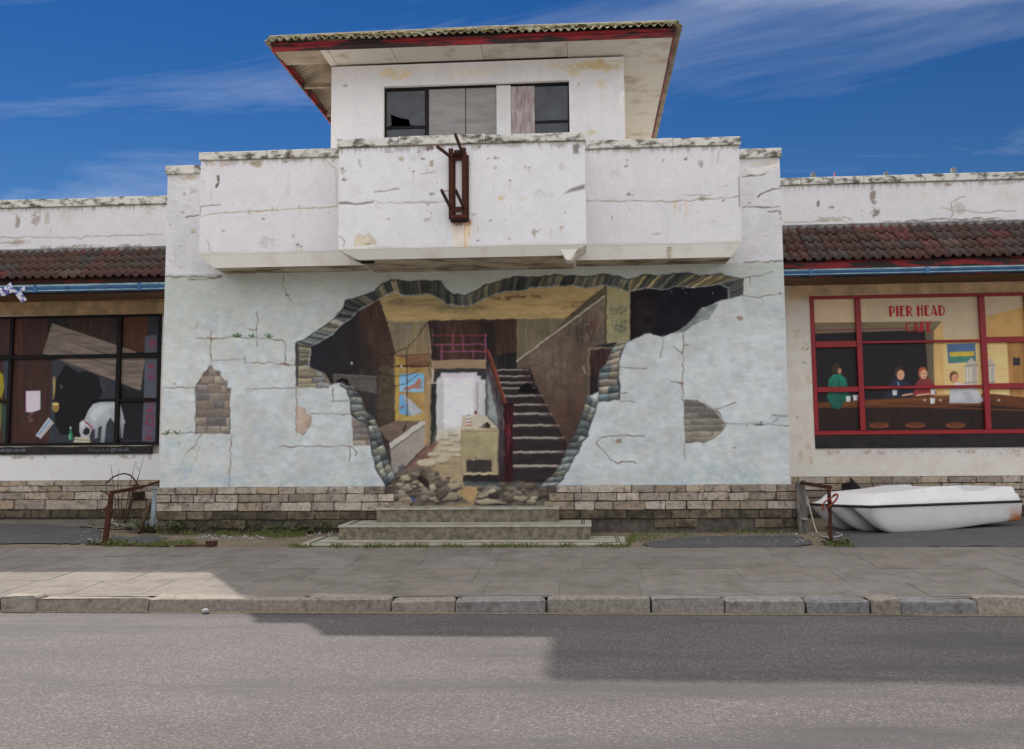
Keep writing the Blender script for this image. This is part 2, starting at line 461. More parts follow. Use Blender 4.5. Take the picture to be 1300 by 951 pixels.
M['tile'] = stone_mat('roof_tile_clay', [(0.0, (0.125, 0.062, 0.055)), (0.35, (0.10, 0.066, 0.06)), (0.6, (0.10, 0.086, 0.08)), (0.85, (0.165, 0.06, 0.056)), (1.0, (0.16, 0.12, 0.11))], dirt=(0.05, 0.047, 0.036), dirt_lo=0.5, scale=6, var=0.5)
M['lead'] = simple('flashing', (0.26, 0.26, 0.26), (0.10, 0.095, 0.09), 8, 0.8, 0.3, 0.5)
M['sheet'] = simple('mossy_asbestos', (0.34, 0.32, 0.25), (0.17, 0.15, 0.085), 4, 0.95, 0.1, 0.7, 0.01, third=(0.40, 0.33, 0.17))
M['sheet_under'] = simple('bare_asbestos', (0.34, 0.28, 0.21), (0.20, 0.16, 0.12), 3, 0.95, 0.1, 0.3)
M['gutter'] = simple('blue_gutter', (0.035, 0.14, 0.33), (0.02, 0.075, 0.19), 5, 0.35, 0.5, 0.05)
M['gutter_trim'] = simple('pale_blue_trim', (0.30, 0.43, 0.48), (0.11, 0.24, 0.28), 6, 0.45, 0.4, 0.1)
M['rough_soffit'] = simple('brown_soffit', (0.19, 0.125, 0.075), (0.10, 0.062, 0.04), 4, 0.9, 0.1, 0.6, 0.008, sc=(0.4, 2, 2))
M['lintel'] = simple('pebble_lintel', (0.36, 0.29, 0.21), (0.23, 0.175, 0.12), 25, 0.95, 0.1, 0.9, 0.012)
M['red_frame'] = simple('red_window_paint', (0.33, 0.006, 0.016), (0.22, 0.006, 0.014), 4, 0.38, 0.4, 0.12, lo=0.4, hi=0.75)
M['black_frame'] = simple('black_window_paint', (0.007, 0.006, 0.007), (0.026, 0.010, 0.010), 6, 0.55, 0.2, 0.2, lo=0.5, hi=0.75)
M['sill'] = simple('black_board', (0.010, 0.009, 0.012), (0.028, 0.02, 0.02), 5, 0.55, 0.3, 0.2)
M['letter_red'] = simple('red_lettering', (0.56, 0.010, 0.03), (0.48, 0.010, 0.028), 6, 0.5, 0.3, 0)
M['letter_grey'] = simple('grey_lettering', (0.30, 0.32, 0.38), (0.12, 0.13, 0.17), 30, 0.6, 0.2, 0)
M['board_grey'] = simple('grey_boarding', (0.33, 0.31, 0.315), (0.25, 0.235, 0.235), 2.5, 0.8, 0.2, 0.15, sc=(1, 1, 5))
M['board_white'] = simple('white_boarding', (0.74, 0.74, 0.76), (0.62, 0.61, 0.62), 3, 0.6, 0.3, 0.1)
M['board_peel'] = simple('peeling_boarding', (0.47, 0.40, 0.42), (0.27, 0.20, 0.215), 6, 0.9, 0.1, 0.4, sc=(3, 1, 0.6), third=(0.12, 0.05, 0.05))
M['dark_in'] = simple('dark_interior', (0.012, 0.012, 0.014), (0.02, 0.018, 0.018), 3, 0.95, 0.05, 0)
M['curtain'] = simple('old_curtain', (0.34, 0.31, 0.29), (0.22, 0.20, 0.19), 6, 0.9, 0.1, 0.2, sc=(4, 1, 0.5))
def glass_mat():
    m, nt, b = new_mat('dusty_glass', 0.12, 0.5)
    f = noise_node(nt, 3, 6)
    nt.links.new(ramp(nt, f, [(0.35, (0.020, 0.024, 0.034)), (0.75, (0.055, 0.065, 0.085))]), b.inputs['Base Color'])
    nt.links.new(ramp(nt, noise_node(nt, 7, 5), [(0.3, (0.06,) * 3), (0.8, (0.35,) * 3)]), b.inputs['Roughness'])
    return m
M['glass'] = glass_mat()
M['rope_orange'] = simple('orange_rope', (0.33, 0.09, 0.03), (0.20, 0.03, 0.035), 30, 0.8, 0.2, 0.5, third=(0.5, 0.27, 0.05))
M['rope_white'] = simple('grey_rope', (0.45, 0.42, 0.38), (0.28, 0.25, 0.22), 30, 0.85, 0.2, 0.5)
M['black_rubber'] = simple('black_rubber', (0.012, 0.010, 0.012), (0.03, 0.025, 0.025), 8, 0.6, 0.3, 0.1)
M['timber_grey'] = simple('weathered_timber', (0.24, 0.215, 0.20), (0.10, 0.09, 0.08), 9, 0.95, 0.1, 0.7, 0.01, sc=(4, 4, 0.5))
M['pale_pole'] = simple('pale_blue_paint', (0.36, 0.43, 0.47), (0.25, 0.30, 0.32), 8, 0.6, 0.3, 0.2)
M['timber_brown'] = simple('dark_wet_timber', (0.055, 0.035, 0.025), (0.13, 0.085, 0.055), 9, 0.9, 0.1, 0.7, 0.01, sc=(4, 4, 0.5))
M['litter_blue'] = simple('blue_litter', (0.07, 0.19, 0.34), (0.42, 0.46, 0.52), 14, 0.5, 0.4, 0.2)
M['litter_white'] = simple('white_litter', (0.60, 0.62, 0.66), (0.35, 0.36, 0.42), 12, 0.6, 0.3, 0.2)
M['twig'] = simple('dead_twig', (0.055, 0.03, 0.025), (0.11, 0.065, 0.05), 20, 0.9, 0.1, 0.2)
M['bunting'] = simple('printed_bunting', (0.62, 0.62, 0.70), (0.10, 0.10, 0.36), 11, 0.7, 0.2, 0.1, lo=0.5, hi=0.54)
M['plastic_black'] = simple('black_sheeting', (0.006, 0.005, 0.008), (0.015, 0.012, 0.016), 4, 0.7, 0.2, 0.2)
M['pebble'] = simple('pale_pebble', (0.40, 0.38, 0.37), (0.22, 0.20, 0.22), 20, 0.8, 0.2, 0.4)

# ------------------------------------------------------------------ depths (metres from the camera)
YF = 16.0          # front of the central block, with the mural
YB, YC = 15.4, 14.75   # parapet bays: sides and centre
YT = 16.5          # tower front
YW = 18.2          # wing walls
YE = 17.05         # wing eaves
def zg(Y):
    """ground level"""
    t = [(10.6, -0.15), (14.3, -0.03), (16.0, 0.03), (18.2, 0.075), (40, 0.075)]
    if Y <= t[0][0]: return t[0][1]
    for (a, za), (b, zb) in zip(t, t[1:]):
        if Y <= b: return za + (zb - za) * (Y - a) / (b - a)
    return t[-1][1]

XL, XR = xat(207.5, 430, YF), xat(998, 430, YF)
Z_PIL = (zat(232, 222, YF) + zat(965, 200, YF)) / 2          # top of the end piers below their copings
Z_MUR = (zat(330, 620, YF) + zat(880, 613, YF)) / 2          # foot of the mural = top of the stone plinth
Z_LIP = (zat(330, 346, YF) + zat(880, 334, YF)) / 2

# ------------------------------------------------------------------ the mural and the plaster of the main front
def paint_front():
    c = Canvas(YF, XL, XR, 0.02, Z_PIL, 0.0118, (186, 185, 190), 3)
    big, mid, br, fine = (c.noise(k)[..., None] for k in ('big', 'mid', 'brush', 'fine'))
    c.C *= 1 + 0.05 * big + 0.03 * mid
    # mural ground: pale blue-grey brushwork, greener under the parapet, its shade painted in
    top = [(200, 350), (330, 346), (600, 343), (1010, 333)]
    c.poly(top + [(1012, 660), (195, 660)], (174, 178, 180), soft=1)
    c.C[:, :] = c.C
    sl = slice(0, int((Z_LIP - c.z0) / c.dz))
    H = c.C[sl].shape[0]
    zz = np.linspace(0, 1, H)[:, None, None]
    c.C[sl] *= 1 + 0.085 * br[sl] + 0.07 * big[sl]
    c.C[sl] = c.C[sl] * (1 - 0.18 * np.clip((mid[sl] + 0.1) * 1.2, 0, 1)) + np.array((150, 170, 186)) * 0.18 * np.clip((mid[sl] + 0.1) * 1.2, 0, 1)
    warm = np.clip(-mid[sl] * 1.3 + 0.6 * np.clip(1 - np.linspace(0, 4, c.W), 0, 1)[None, :, None] + 0.05, 0, 1) * 0.34
    c.C[sl] = c.C[sl] * (1 - warm) + np.array((196, 194, 182)) * warm
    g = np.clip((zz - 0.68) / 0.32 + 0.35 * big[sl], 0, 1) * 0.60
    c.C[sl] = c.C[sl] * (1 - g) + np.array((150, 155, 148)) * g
    # strip of bare old plaster at the right end
    c.poly([(998, 345), (1012, 345), (1014, 620), (1003, 620)], (176, 164, 156), var=0.06)
    # bluish and mossy staining at the foot
    for k in range(26):
        x = 205 + k * 31 + rng.randn() * 9
        if 500 < x < 700: continue
        c.blot(x, 612 + rng.randn() * 3, 30, 16 + 8 * rng.rand(), [(140, 158, 172), (160, 160, 148), (132, 144, 152)][k % 3], 0.42, 0.1, soft=.9)
    for (x, y, rx, ry) in [(330, 600, 10, 12), (232, 595, 20, 22), (222, 560, 12, 10), (420, 585, 8, 6), (905, 600, 40, 14), (950, 596, 30, 12), (985, 530, 14, 10), (985, 395, 12, 20), (968, 372, 8, 12)]:
        c.blot(x, y, rx, ry, (136, 150, 158), 0.45, 0.1, soft=.8)
    for k in range(40):
        c.blot(210 + rng.rand() * 790, 355 + rng.rand() * 60, 16 + 20 * rng.rand(), 8 + 10 * rng.rand(), [(138, 146, 146), (160, 162, 150), (150, 160, 168)][k % 3], 0.35, 0.3)
    # plaster above the mural: piers
    for k in range(16):
        c.blot(218 + rng.rand() * 34, 230 + rng.rand() * 110, 10, 7, (152, 146, 140), 0.35, 0.35)
        c.blot(945 + rng.rand() * 48, 215 + rng.rand() * 120, 12, 7, (168, 158, 146), 0.35, 0.35)
    c.blot(233, 226, 22, 5, (160, 140, 118), 0.6, 0.0); c.blot(970, 208, 24, 6, (168, 156, 140), 0.6, 0.1)
    for p in [[(942, 225), (965, 222), (985, 212)], [(962, 250), (975, 242), (992, 239)], [(942, 264), (970, 263), (990, 262)], [(975, 269), (991, 269)], [(945, 333), (998, 332)],
              [(236, 276), (255, 273)], [(210, 351), (230, 351), (280, 352)], [(240, 355), (262, 355), (281, 350)]]:
        c.crack(p, 1.3, (96, 84, 74))
    c.poly([(938, 208), (962, 214), (990, 206), (990, 212), (964, 222), (940, 216)], (204, 202, 202), 0.6, 1.5)
    c.rect(936, 198, 962, 201, (150, 140, 120), a=0.8)

    # --- the broken opening: the room behind it -------------------------------------------------
    inner = [(395, 440), (408, 433.5), (422, 425), (434.6, 411.5), (446, 404.6), (453, 395), (469, 387), (481, 380), (487.7, 375.8), (499, 371), (517.7, 375.8), (541, 372.8), (554.6, 377), (566, 385), (582, 388), (594, 388.5), (610, 382.7), (624, 375.8), (642, 370), (670, 367.7), (674, 365), (700, 364), (726, 362.6), (743, 365.7), (769, 361.5), (783.5, 366), (798, 370), (821.7, 365), (840.7, 368), (860, 363), (881, 365), (914.7, 361), (924, 366), (924.7, 379)]
    rlow = [(912, 383), (891, 391), (876.5, 408), (864.6, 418.7), (841, 428), (824, 423), (800, 433), (783.5, 435), (776, 442.5), (771.6, 459), (762, 470), (758.5, 485.5), (759.7, 497), (745, 504.5), (746.8, 502.6), (740.6, 521), (737, 533), (732, 553), (723.4, 564), (717, 580), (710, 595), (703, 605), (707, 618), (714, 645), (484, 645), (489, 617), (499, 606)]
    llow = [(498, 601.6), (494.4, 590), (489.6, 573), (482.5, 549), (474, 529), (463.4, 523), (458.6, 504), (449, 493), (430, 486), (421, 487.7), (407, 472.7), (393, 466), (392.6, 455)]
    hole = inner + rlow + llow
    keepC, keepD = c.C.copy(), c.D.copy()
    # left wall in darkness, then stained boards
    c.rect(380, 340, 960, 650, (60, 50, 46), var=0.1, kind='brush')
    c.poly([(385, 430), (470, 380), (474, 420), (468, 500), (460, 560), (385, 560)], (34, 35, 43), var=0.15, to=(48, 40, 40), axis=0)
    c.poly([(455, 385), (485, 372), (492, 410), (503, 450), (500, 545), (462, 545), (462, 440)], (72, 50, 44), soft=7, var=0.22, kind='v')
    c.poly([(458, 470), (506, 462), (506, 560), (470, 560)], (88, 74, 58), soft=5, var=0.16, kind='brush', to=(64, 54, 46))
    c.poly([(455, 440), (470, 438), (480, 470), (462, 478)], (44, 38, 40), 0.7, 5, 0.3)
    c.poly([(462, 470), (480, 470), (478, 540), (466, 535)], (40, 40, 46), 0.7, 4, 0.3, 'v')
    c.line([(470, 440), (500, 466), (549, 464)], 2.5, (64, 42, 38))
    c.line([(474, 455), (474, 478)], 2.0, (80, 48, 42), 0.7)
    # ledge box with an arched hole
    c.poly([(422, 475), (478, 478), (478, 500), (430, 490), (424, 487)], (92, 86, 80), var=0.15, kind='h')
    c.poly([(426, 489), (428, 483), (434, 480), (441, 482), (446, 490)], (22, 18, 26))
    for k in range(9): c.ell(432 + rng.rand() * 12, 484 + rng.rand() * 5, 1.2, 0.8, (120 + rng.randint(60), 90, 110), 0.7)
    c.line([(424, 475), (478, 478)], 1.2, (120, 112, 102))
    # ceiling
    c.poly([(481, 376), (500, 366), (560, 366), (600, 384), (660, 360), (770, 356), (769, 364), (720, 404), (706, 406), (543, 408), (491, 408)], (170, 140, 90), var=0.08, kind='h', to=(178, 146, 92))
    c.poly([(484, 380), (560, 374), (590, 388), (598, 396), (540, 398), (490, 392)], (140, 122, 84), 0.6, 6, 0.3, 'h')
    c.blot(585, 390, 40, 9, (108, 100, 72), 0.7, 0.0, 'h'); c.blot(655, 376, 42, 7, (92, 64, 40), 0.75, 0.05, 'h'); c.blot(735, 388, 28, 8, (104, 74, 46), 0.6, 0.1, 'h'); c.blot(510, 384, 26, 6, (96, 76, 56), 0.6, 0.1, 'h')
    for k in range(26):
        x, y = 500 + rng.rand() * 220, 376 + rng.rand() * 28
        c.line([(x, y), (x + 20 + rng.rand() * 40, y - 0.5)], 1 + rng.rand() * 2, [(196, 164, 106), (138, 106, 62), (184, 150, 90)][k % 3], 0.4, soft=1)
    # upper left panel and the warm wall below
    c.poly([(491, 408), (543, 408), (546, 432), (547, 452), (503, 452), (498, 432)], (128, 112, 86), var=0.18, kind='v', to=(140, 118, 84))
    c.poly([(500, 415), (522, 412), (520, 440), (505, 444)], (112, 100, 86), 0.6, 5, 0.2, 'v'); c.blot(517, 416, 6, 5, (120, 116, 134), 0.6)
    c.line([(491, 408), (503, 452)], 1.4, (70, 60, 50)); c.line([(491, 408), (543, 408)], 1.2, (170, 150, 110), 0.7)
    c.poly([(502, 452), (548, 448), (547, 466), (502, 468)], (128, 92, 66), var=0.2, kind='h', to=(112, 76, 54))
    c.poly([(502, 466), (548, 465), (546, 575), (502, 575)], (158, 122, 66), var=0.16, kind='mid', to=(176, 140, 74), axis=0)
    c.poly([(501, 450), (507, 452), (506, 560), (502, 560)], (184, 150, 66), 0.85, 1.5)
    c.poly([(508, 453), (516, 455), (514, 465), (506, 462)], (186, 148, 58), 0.8, 2)
    c.poly([(536, 478), (548, 476), (547, 500), (539, 500)], (140, 96, 56), 0.7, 3); c.poly([(508, 527), (538, 522), (538, 536), (508, 538)], (190, 160, 84), 0.7, 3)
    c.line([(503, 465), (549, 465)], 2.2, (74, 46, 40)); c.line([(503, 451), (546, 450)], 1.6, (100, 60, 48), 0.8)
    # posters on it
    c.poly([(507, 475), (538, 474), (538, 497), (507, 498)], (98, 160, 208), var=0.08, to=(120, 178, 214))
    for k in range(5): c.line([(509, 483 + k * 3.2), (520 + k * 4, 477 + k * 2)], 0.9, (150, 196, 224), 0.8)
    c.poly([(512, 493), (519, 491), (526, 488), (529, 483), (533, 480), (534, 483), (531, 490), (534, 494), (526, 493), (517, 496), (511, 496)], (176, 104, 88), var=0.15)
    c.poly([(528, 490), (535, 482), (536, 494)], (150, 106, 96), 0.7)
    c.poly([(507, 502), (516, 501), (518, 508), (526, 520), (536, 525), (520, 527), (507, 526)], (96, 158, 212), var=0.1)
    c.poly([(511, 501), (516, 503), (536.5, 523), (522, 528)], (176, 180, 186), var=0.06, to=(160, 164, 174), axis=0)
    c.line([(512, 503), (521, 528)], 1.0, (120, 124, 138)); c.poly([(508, 517), (513, 514), (514, 518), (509, 520)], (120, 100, 110), 0.8)
    # loft
    c.poly([(543, 407), (660, 405), (660, 458), (548, 458), (545, 430)], (66, 46, 42), var=0.25, kind='v')
    c.poly([(545, 410), (556, 410), (556, 455), (548, 455)], (48, 40, 42), 0.8, 3, 0.3)
    c.poly([(570, 410), (590, 409), (590, 456), (566, 456)], (88, 58, 46), 0.5, 6, 0.4, 'v'); c.poly([(612, 408), (628, 408), (630, 460), (616, 458)], (38, 34, 36), 0.8, 4)
    pk = (158, 72, 116)
    for (a, b) in [((548, 426), (617, 426)), ((546, 437.5), (617, 437)), ((562, 446.5), (617, 446))]: c.line([a, b], 1.3, pk if a[1] > 430 else (142, 52, 60))
    for (x, y0, y1) in [(575, 425, 446), (588, 426, 446), (561, 438, 456), (601, 446, 456), (616.5, 424, 458)]: c.line([(x, y0), (x, y1)], 1.4, pk)
    c.line([(549, 418), (549, 434)], 1.6, (120, 110, 70), 0.7); c.line([(543, 407), (548, 458)], 1.2, (190, 170, 130), 0.8)
    # beam over the doorway
    c.poly([(547, 458), (617, 457), (617, 468), (549, 468)], (152, 124, 96), var=0.12, kind='h', to=(160, 130, 96), axis=0)
    c.line([(548, 458), (617, 457)], 1.2, (172, 146, 116), 0.8)
    # doorway, dark surround, bright beyond
    c.rect(549, 468, 618, 566, (56, 56, 58), var=0.1)
    c.poly([(545, 466), (551, 466), (551, 485), (547, 486), (547, 560), (542, 575), (539, 575), (540, 470)], (156, 126, 94), var=0.12, kind='v')
    c.poly([(547, 487), (554, 487), (554, 566), (547, 571)], (44, 48, 46), var=0.1)
    c.line([(543, 486), (555, 486)], 2, (196, 176, 150)); c.line([(549, 468), (549, 484)], 2, (186, 172, 156))
    c.poly([(560, 473.5), (605, 473), (605, 478), (610, 478), (610, 482), (616.5, 482), (616.5, 560), (554, 566), (554, 482), (558, 479), (560, 479)], (196, 192, 198), soft=1, var=0.03)
    c.poly([(560, 473.5), (605, 473), (605, 478), (610, 478), (608, 483), (562, 483), (560, 479)], (206, 190, 206), 0.9, 1.2)
    c.poly([(564, 480), (601, 480), (601, 560), (563, 562)], (216, 214, 222), soft=2, var=0.03)
    for x in (559, 562, 604, 609, 614): c.line([(x, 486), (x, 556)], 1.0, (172, 168, 166), 0.7)
    c.line([(606, 486), (606, 522)], 1.5, (120, 112, 112), 0.7); c.ell(604.5, 524, 2, 2.6, (120, 64, 64))
    c.line([(617.5, 470), (618, 545)], 1.2, (60, 66, 62)); c.line([(546, 455), (540, 575)], 2.0, (184, 148, 92), 0.6)
    # floor running out to the street
    c.poly([(553, 560), (616, 552), (640, 612), (690, 645), (500, 645), (515, 604), (540, 572)], (160, 138, 104), soft=1.2, var=0.12, kind='h')
    c.poly([(556, 545), (586, 543), (588, 580), (548, 585)], (186, 174, 152), 0.85, 6)
    c.poly([(540, 566), (556, 560), (540, 590), (515, 612), (503, 606)], (112, 76, 68), soft=2, var=0.2)
    c.poly([(588, 615), (640, 612), (680, 645), (570, 645)], (172, 132, 84), 0.7, 5, 0.15)
    for (x, y, rx, ry) in [(575, 551, 7, 1.6), (564, 556, 6, 1.6), (582, 559, 7, 1.7), (567, 563, 8, 2), (578, 571, 9, 2.4), (563, 570, 6, 2), (549, 577, 7, 2.2), (562, 583.5, 8, 3), (541, 587, 12, 4.5), (580, 577, 7, 2)]:
        c.ell(x + 0.6, y + ry * 0.8, rx, ry, (122, 106, 84), 0.8, 1); c.ell(x, y, rx, ry, (190, 178, 152), 0.95, 0.8, 0.1)
    for k in range(12): c.line([(548 + rng.rand() * 35, 590 + rng.rand() * 40), (560 + rng.rand() * 40, 590 + rng.rand() * 40)], 1.2, (184, 162, 130), 0.3, soft=1)
    # long chest on the left
    c.poly([(478, 545), (503, 534), (539, 534), (498, 563)], (112, 92, 80), var=0.12, kind='h')
    c.poly([(539, 536), (539, 568), (520, 587), (497, 605), (494.5, 563)], (160, 150, 142), var=0.06, to=(140, 130, 122))
    c.poly([(534, 534.5), (540, 535), (540, 539), (496, 569), (494, 563)], (184, 178, 172), var=0.04)
    c.line([(539, 540), (496, 571)], 1.2, (104, 94, 88)); c.line([(539.5, 569), (520, 588), (499, 606)], 1.6, (62, 54, 60))
    c.poly([(505, 593), (513, 588), (512, 598), (505, 603)], (90, 86, 88), var=0.2)
    c.poly([(510, 547), (513, 541), (516, 539), (513, 547)], (46, 40, 38), 0.9)
    c.poly([(481, 545), (494, 563), (497, 603), (488, 575)], (66, 50, 48), var=0.3)
    # cabinet in the middle
    c.poly([(587, 526.5), (618, 527.5), (633, 544), (585, 545.6)], (188, 178, 156), var=0.05)
    c.poly([(584.5, 545.4), (633, 544), (632, 603), (585, 603)], (166, 150, 112), var=0.10, to=(156, 140, 104))
    c.line([(585, 548), (633, 547)], 1.1, (138, 122, 92)); c.line([(586, 546), (586, 603)], 1.3, (132, 118, 88), 0.7); c.line([(629, 549), (629, 600)], 1.0, (190, 172, 130), 0.6)
    c.poly([(592, 584), (624, 583.5), (624, 599.5), (592, 599.5)], (56, 46, 48)); c.line([(590, 601.5), (630, 601)], 1.3, (196, 180, 140))
    for k in range(7): c.line([(592.5, 585.5 + k * 2.1), (623.5, 585.2 + k * 2.1)], 0.6, (82, 70, 68), 0.8)
    c.ell(604, 581.2, 2, 0.8, (86, 72, 58)); c.poly([(588, 603), (632, 603), (634, 614), (588, 612)], (42, 38, 40)); c.poly([(588, 611), (634, 612), (640, 618), (590, 617)], (74, 80, 82), soft=1.5, var=0.2, kind='h')
    c.poly([(592.5, 528), (597.5, 528), (598, 543.5), (592, 543.5)], (206, 206, 208)); c.poly([(593, 526), (597, 526), (597, 529), (593, 529)], (150, 150, 156))
    for k in range(3): c.line([(592.5, 532 + k * 4), (598, 532 + k * 4)], 1.3, (178, 52, 62))
    c.line([(592.5, 541), (598, 541)], 2, (186, 140, 52)); c.poly([(611, 543), (614, 538), (619, 536), (622.5, 540), (621, 544)], (44, 34, 34)); c.line([(609, 542), (616, 540)], 1.4, (150, 130, 120))
    # stairs
    c.poly([(630, 452), (656, 446), (656, 472), (634, 472)], (36, 34, 36), var=0.3, kind='v'); c.poly([(656, 405), (706, 404), (720, 404), (700, 424), (660, 456), (656, 470)], (112, 100, 78), var=0.2, kind='v')
    c.poly([(769, 362), (769, 445), (746, 444), (746, 522), (734, 548), (718, 578), (717, 560), (700, 528), (680, 492), (672, 470), (656, 470), (657, 458), (700, 424)], (114, 98, 82), var=0.10, kind='brush', to=(74, 54, 46))
    c.blot(700, 470, 34, 30, (128, 112, 94), 0.5, -0.1, 'v', soft=1.0); c.blot(722, 525, 22, 40, (84, 52, 44), 0.5, -0.1, 'v', soft=1.0); c.blot(690, 440, 26, 16, (126, 112, 86), 0.45, -0.1, 'v', soft=1.0)
    c.poly([(718, 404), (769, 362), (769, 376), (712, 420)], (86, 74, 58), var=0.18)
    for k in range(46):
        x = 668 + rng.rand() * 96; y0 = 390 + rng.rand() * 90; L = 20 + rng.rand() * 60
        if y0 < 470 - (x - 660) * 0.75: y0 = 470 - (x - 660) * 0.75 + 6
        c.line([(x, y0), (x + rng.randn() * 2, y0 + L)], 2 + rng.rand() * 4, [(132, 116, 98), (70, 44, 40), (58, 50, 46), (118, 84, 68), (92, 84, 74), (74, 70, 66)][k % 6], 0.26, soft=3.5)
    c.blot(742, 420, 26, 20, (56, 50, 48), 0.6, 0.1, 'v'); c.blot(755, 412, 12, 16, (94, 52, 46), 0.6, 0.1, 'v'); c.line([(741, 466), (743, 474)], 2, (170, 164, 158), 0.7)
    c.line([(656, 459), (700, 426), (769, 375)], 2.4, (164, 152, 130)); c.line([(657, 461), (700, 428.5), (769, 377.5)], 1.0, (74, 64, 54), 0.8)
    c.poly([(632, 468), (673, 468), (683, 494), (700, 528), (719, 560), (719, 596), (700, 613), (648, 613), (640, 540), (636, 500)], (38, 30, 33), var=0.2, kind='h')
    steps_ = [(469.5, 631, 671), (477.5, 633, 673), (485.5, 635, 676), (493, 637, 679), (502.6, 641, 688), (514, 644, 694), (525.5, 648, 700), (540, 650, 709), (556, 650, 716), (574, 650, 719), (591.5, 650, 716)]
    for i, (y, xa, xb) in enumerate(steps_):
        wv = 1.6 + 0.13 * i
        c.poly([(xa, y + wv), (xb, y + wv), (xb, y + 8 + i), (xa, y + 8 + i)], (50, 42, 44), 0.8, 1, 0.2, 'h')
        c.line([(xa, y), (xb, y - 0.2)], wv, (158, 146, 138), var=0.06); c.line([(xa, y + wv * 0.9), (xb, y + wv * 0.9)], 0.9, (90, 76, 76), 0.7)
        c.poly([(xb - 10, y - 2), (xb, y - 2), (xb, y + 2), (xb - 5, y + 2)], (60, 42, 44), 0.6, 2)
    c.poly([(658, 499), (661, 490), (667, 486.5), (672, 487), (677, 493), (683, 493), (680, 500)], (20, 17, 22))
    c.line([(684, 492), (680, 488)], 1.1, (90, 80, 78), 0.7)
    # space under the banister
    c.poly([(617, 458), (624, 470), (640, 520), (642, 612), (632, 612), (633, 545), (618, 527)], (88, 84, 86), var=0.25, kind='v', to=(58, 42, 48))
    c.poly([(619, 478), (626, 500), (632, 530), (632, 542), (619, 527)], (148, 160, 158), soft=2, var=0.1, to=(132, 140, 140))
    c.line([(618, 462), (640, 530)], 3.0, (50, 36, 44), 0.8)
    for k in range(12):
        x = 621 + k * 1.6; c.line([(x, 466 + k * 5), (x + 3, 500 + k * 5)], 0.9, [(92, 56, 60), (120, 124, 132), (44, 34, 42)][k % 3], 0.7)
    c.line([(619, 444), (628, 470), (641, 512)], 4.2, (112, 50, 38), var=0.2); c.line([(620.5, 444), (643, 512)], 1.1, (164, 92, 70), 0.7)
    c.poly([(640, 513), (651, 513), (651, 612), (641, 612)], (58, 22, 28), var=0.2, kind='v'); c.rect(639, 512, 652, 517, (46, 24, 28))
    for k in range(12): c.line([(640 + rng.rand() * 10, 518 + rng.rand() * 30), (639 + rng.rand() * 11, 545 + rng.rand() * 40)], 0.7, (140, 40, 54), 0.5)
    # wallpaper pier, dark void, hatch
    c.poly([(768, 358), (800, 360), (800, 438), (769, 438)], (142, 134, 96), var=0.10, to=(148, 138, 98)); c.poly([(768, 358), (800, 360), (800, 382), (769, 382)], (150, 138, 92), 0.7, 4)
    for k in range(110):
        x, y = 776 + rng.rand() * 19, 388 + rng.rand() * 34
        if 400 < y < 407: continue
        c.ell(x, y, 0.9 + rng.rand(), 0.7 + rng.rand() * 0.6, (92, 100, 82), 0.75)
    for (y, s_) in [(428, 30), (433, 26), (412, 10)]:
        for k in range(s_): c.ell(771 + rng.rand() * 27, y + rng.randn() * 2.5, 1.1, 0.8, (104, 110, 84), 0.6)
    c.line([(769, 362), (769, 438)], 1.6, (58, 50, 42)); c.line([(798.5, 366), (798.5, 436)], 1.2, (182, 168, 118), 0.7)
    c.poly([(800, 355), (930, 352), (928, 385), (840, 432), (800, 438)], (25, 25, 33), soft=0.8, var=0.3); c.poly([(802, 362), (840, 362), (830, 430), (802, 434)], (36, 28, 32), 0.7, 6, 0.4)
    for (x, y) in [(870, 372), (852, 370), (867, 366), (905, 372)]: c.ell(x, y, 1.0, 0.8, (150, 150, 156), 0.8)
    c.poly([(748, 443), (784, 439), (780, 470), (758, 510), (748, 512)], (60, 38, 37), var=0.35, kind='v'); c.poly([(746, 442), (784, 438), (784, 441), (749, 445), (749, 506), (746, 508)], (128, 112, 90), soft=0.7, var=0.1)
    c.poly([(752, 440), (770, 436), (786, 434), (790, 439), (770, 441)], (40, 42, 46)); c.poly([(748, 478), (762, 474), (757, 512), (748, 512)], (34, 27, 30), 0.7, 3)
    # wires strung over the hall
    for (p, w_) in [([(543, 409), (530, 428), (517, 441), (500, 449), (472, 451)], 1.1), ([(516, 442), (516.5, 480), (517, 528)], 1.2), ([(475, 460), (483, 474), (497, 477), (517, 477), (533, 470)], 0.8), ([(476, 465), (490, 486), (502, 490), (516, 487), (530, 476)], 0.8), ([(543, 409), (552, 440), (544, 466), (547, 480)], 1.0)]:
        c.line(p, w_, (40, 34, 34), 0.85)
    for k in range(9): c.ell(405 + rng.rand() * 90, 405 + rng.rand() * 120, 0.7, 0.6, (120, 116, 120), 0.45)
    c.ell(447, 461, 1.3, 1.8, (186, 184, 190)); c.rect(509, 463, 511, 467, (200, 196, 190))

    # --- rubble on the floor ---------------------------------------------------------------------
    def rubble(n, fx, seed, big_):
        r = np.random.RandomState(seed)
        st = sorted([fx(r) for _ in range(n)], key=lambda p: p[1])
        for (x, y) in st:
            s_ = (big_ * (0.5 + 0.8 * r.rand())) * (0.6 + (y - 590) / 60)
            m = 6 + r.randint(3); a0 = r.rand() * 6
            P = [(x + s_ * (0.8 + 0.4 * r.rand()) * math.cos(a0 + 6.283 * k / m), y + s_ * 0.62 * (0.75 + 0.5 * r.rand()) * math.sin(a0 + 6.283 * k / m)) for k in range(m)]
            b = np.array([(150, 136, 112), (126, 116, 102), (112, 98, 82), (166, 154, 128), (98, 90, 84)][r.randint(5)])
            c.poly([(p[0] + 0.8, p[1] + 1.4) for p in P], (44, 38, 38), 0.85, 1.2)
            c.poly(P, b * 1.12, 1, 0.8, 0.14, to=b * 0.62)
            c.line([P[k] for k in range(m) if P[k][1] < y][:3] or P[:2], 0.8, b * 1.3, 0.5)
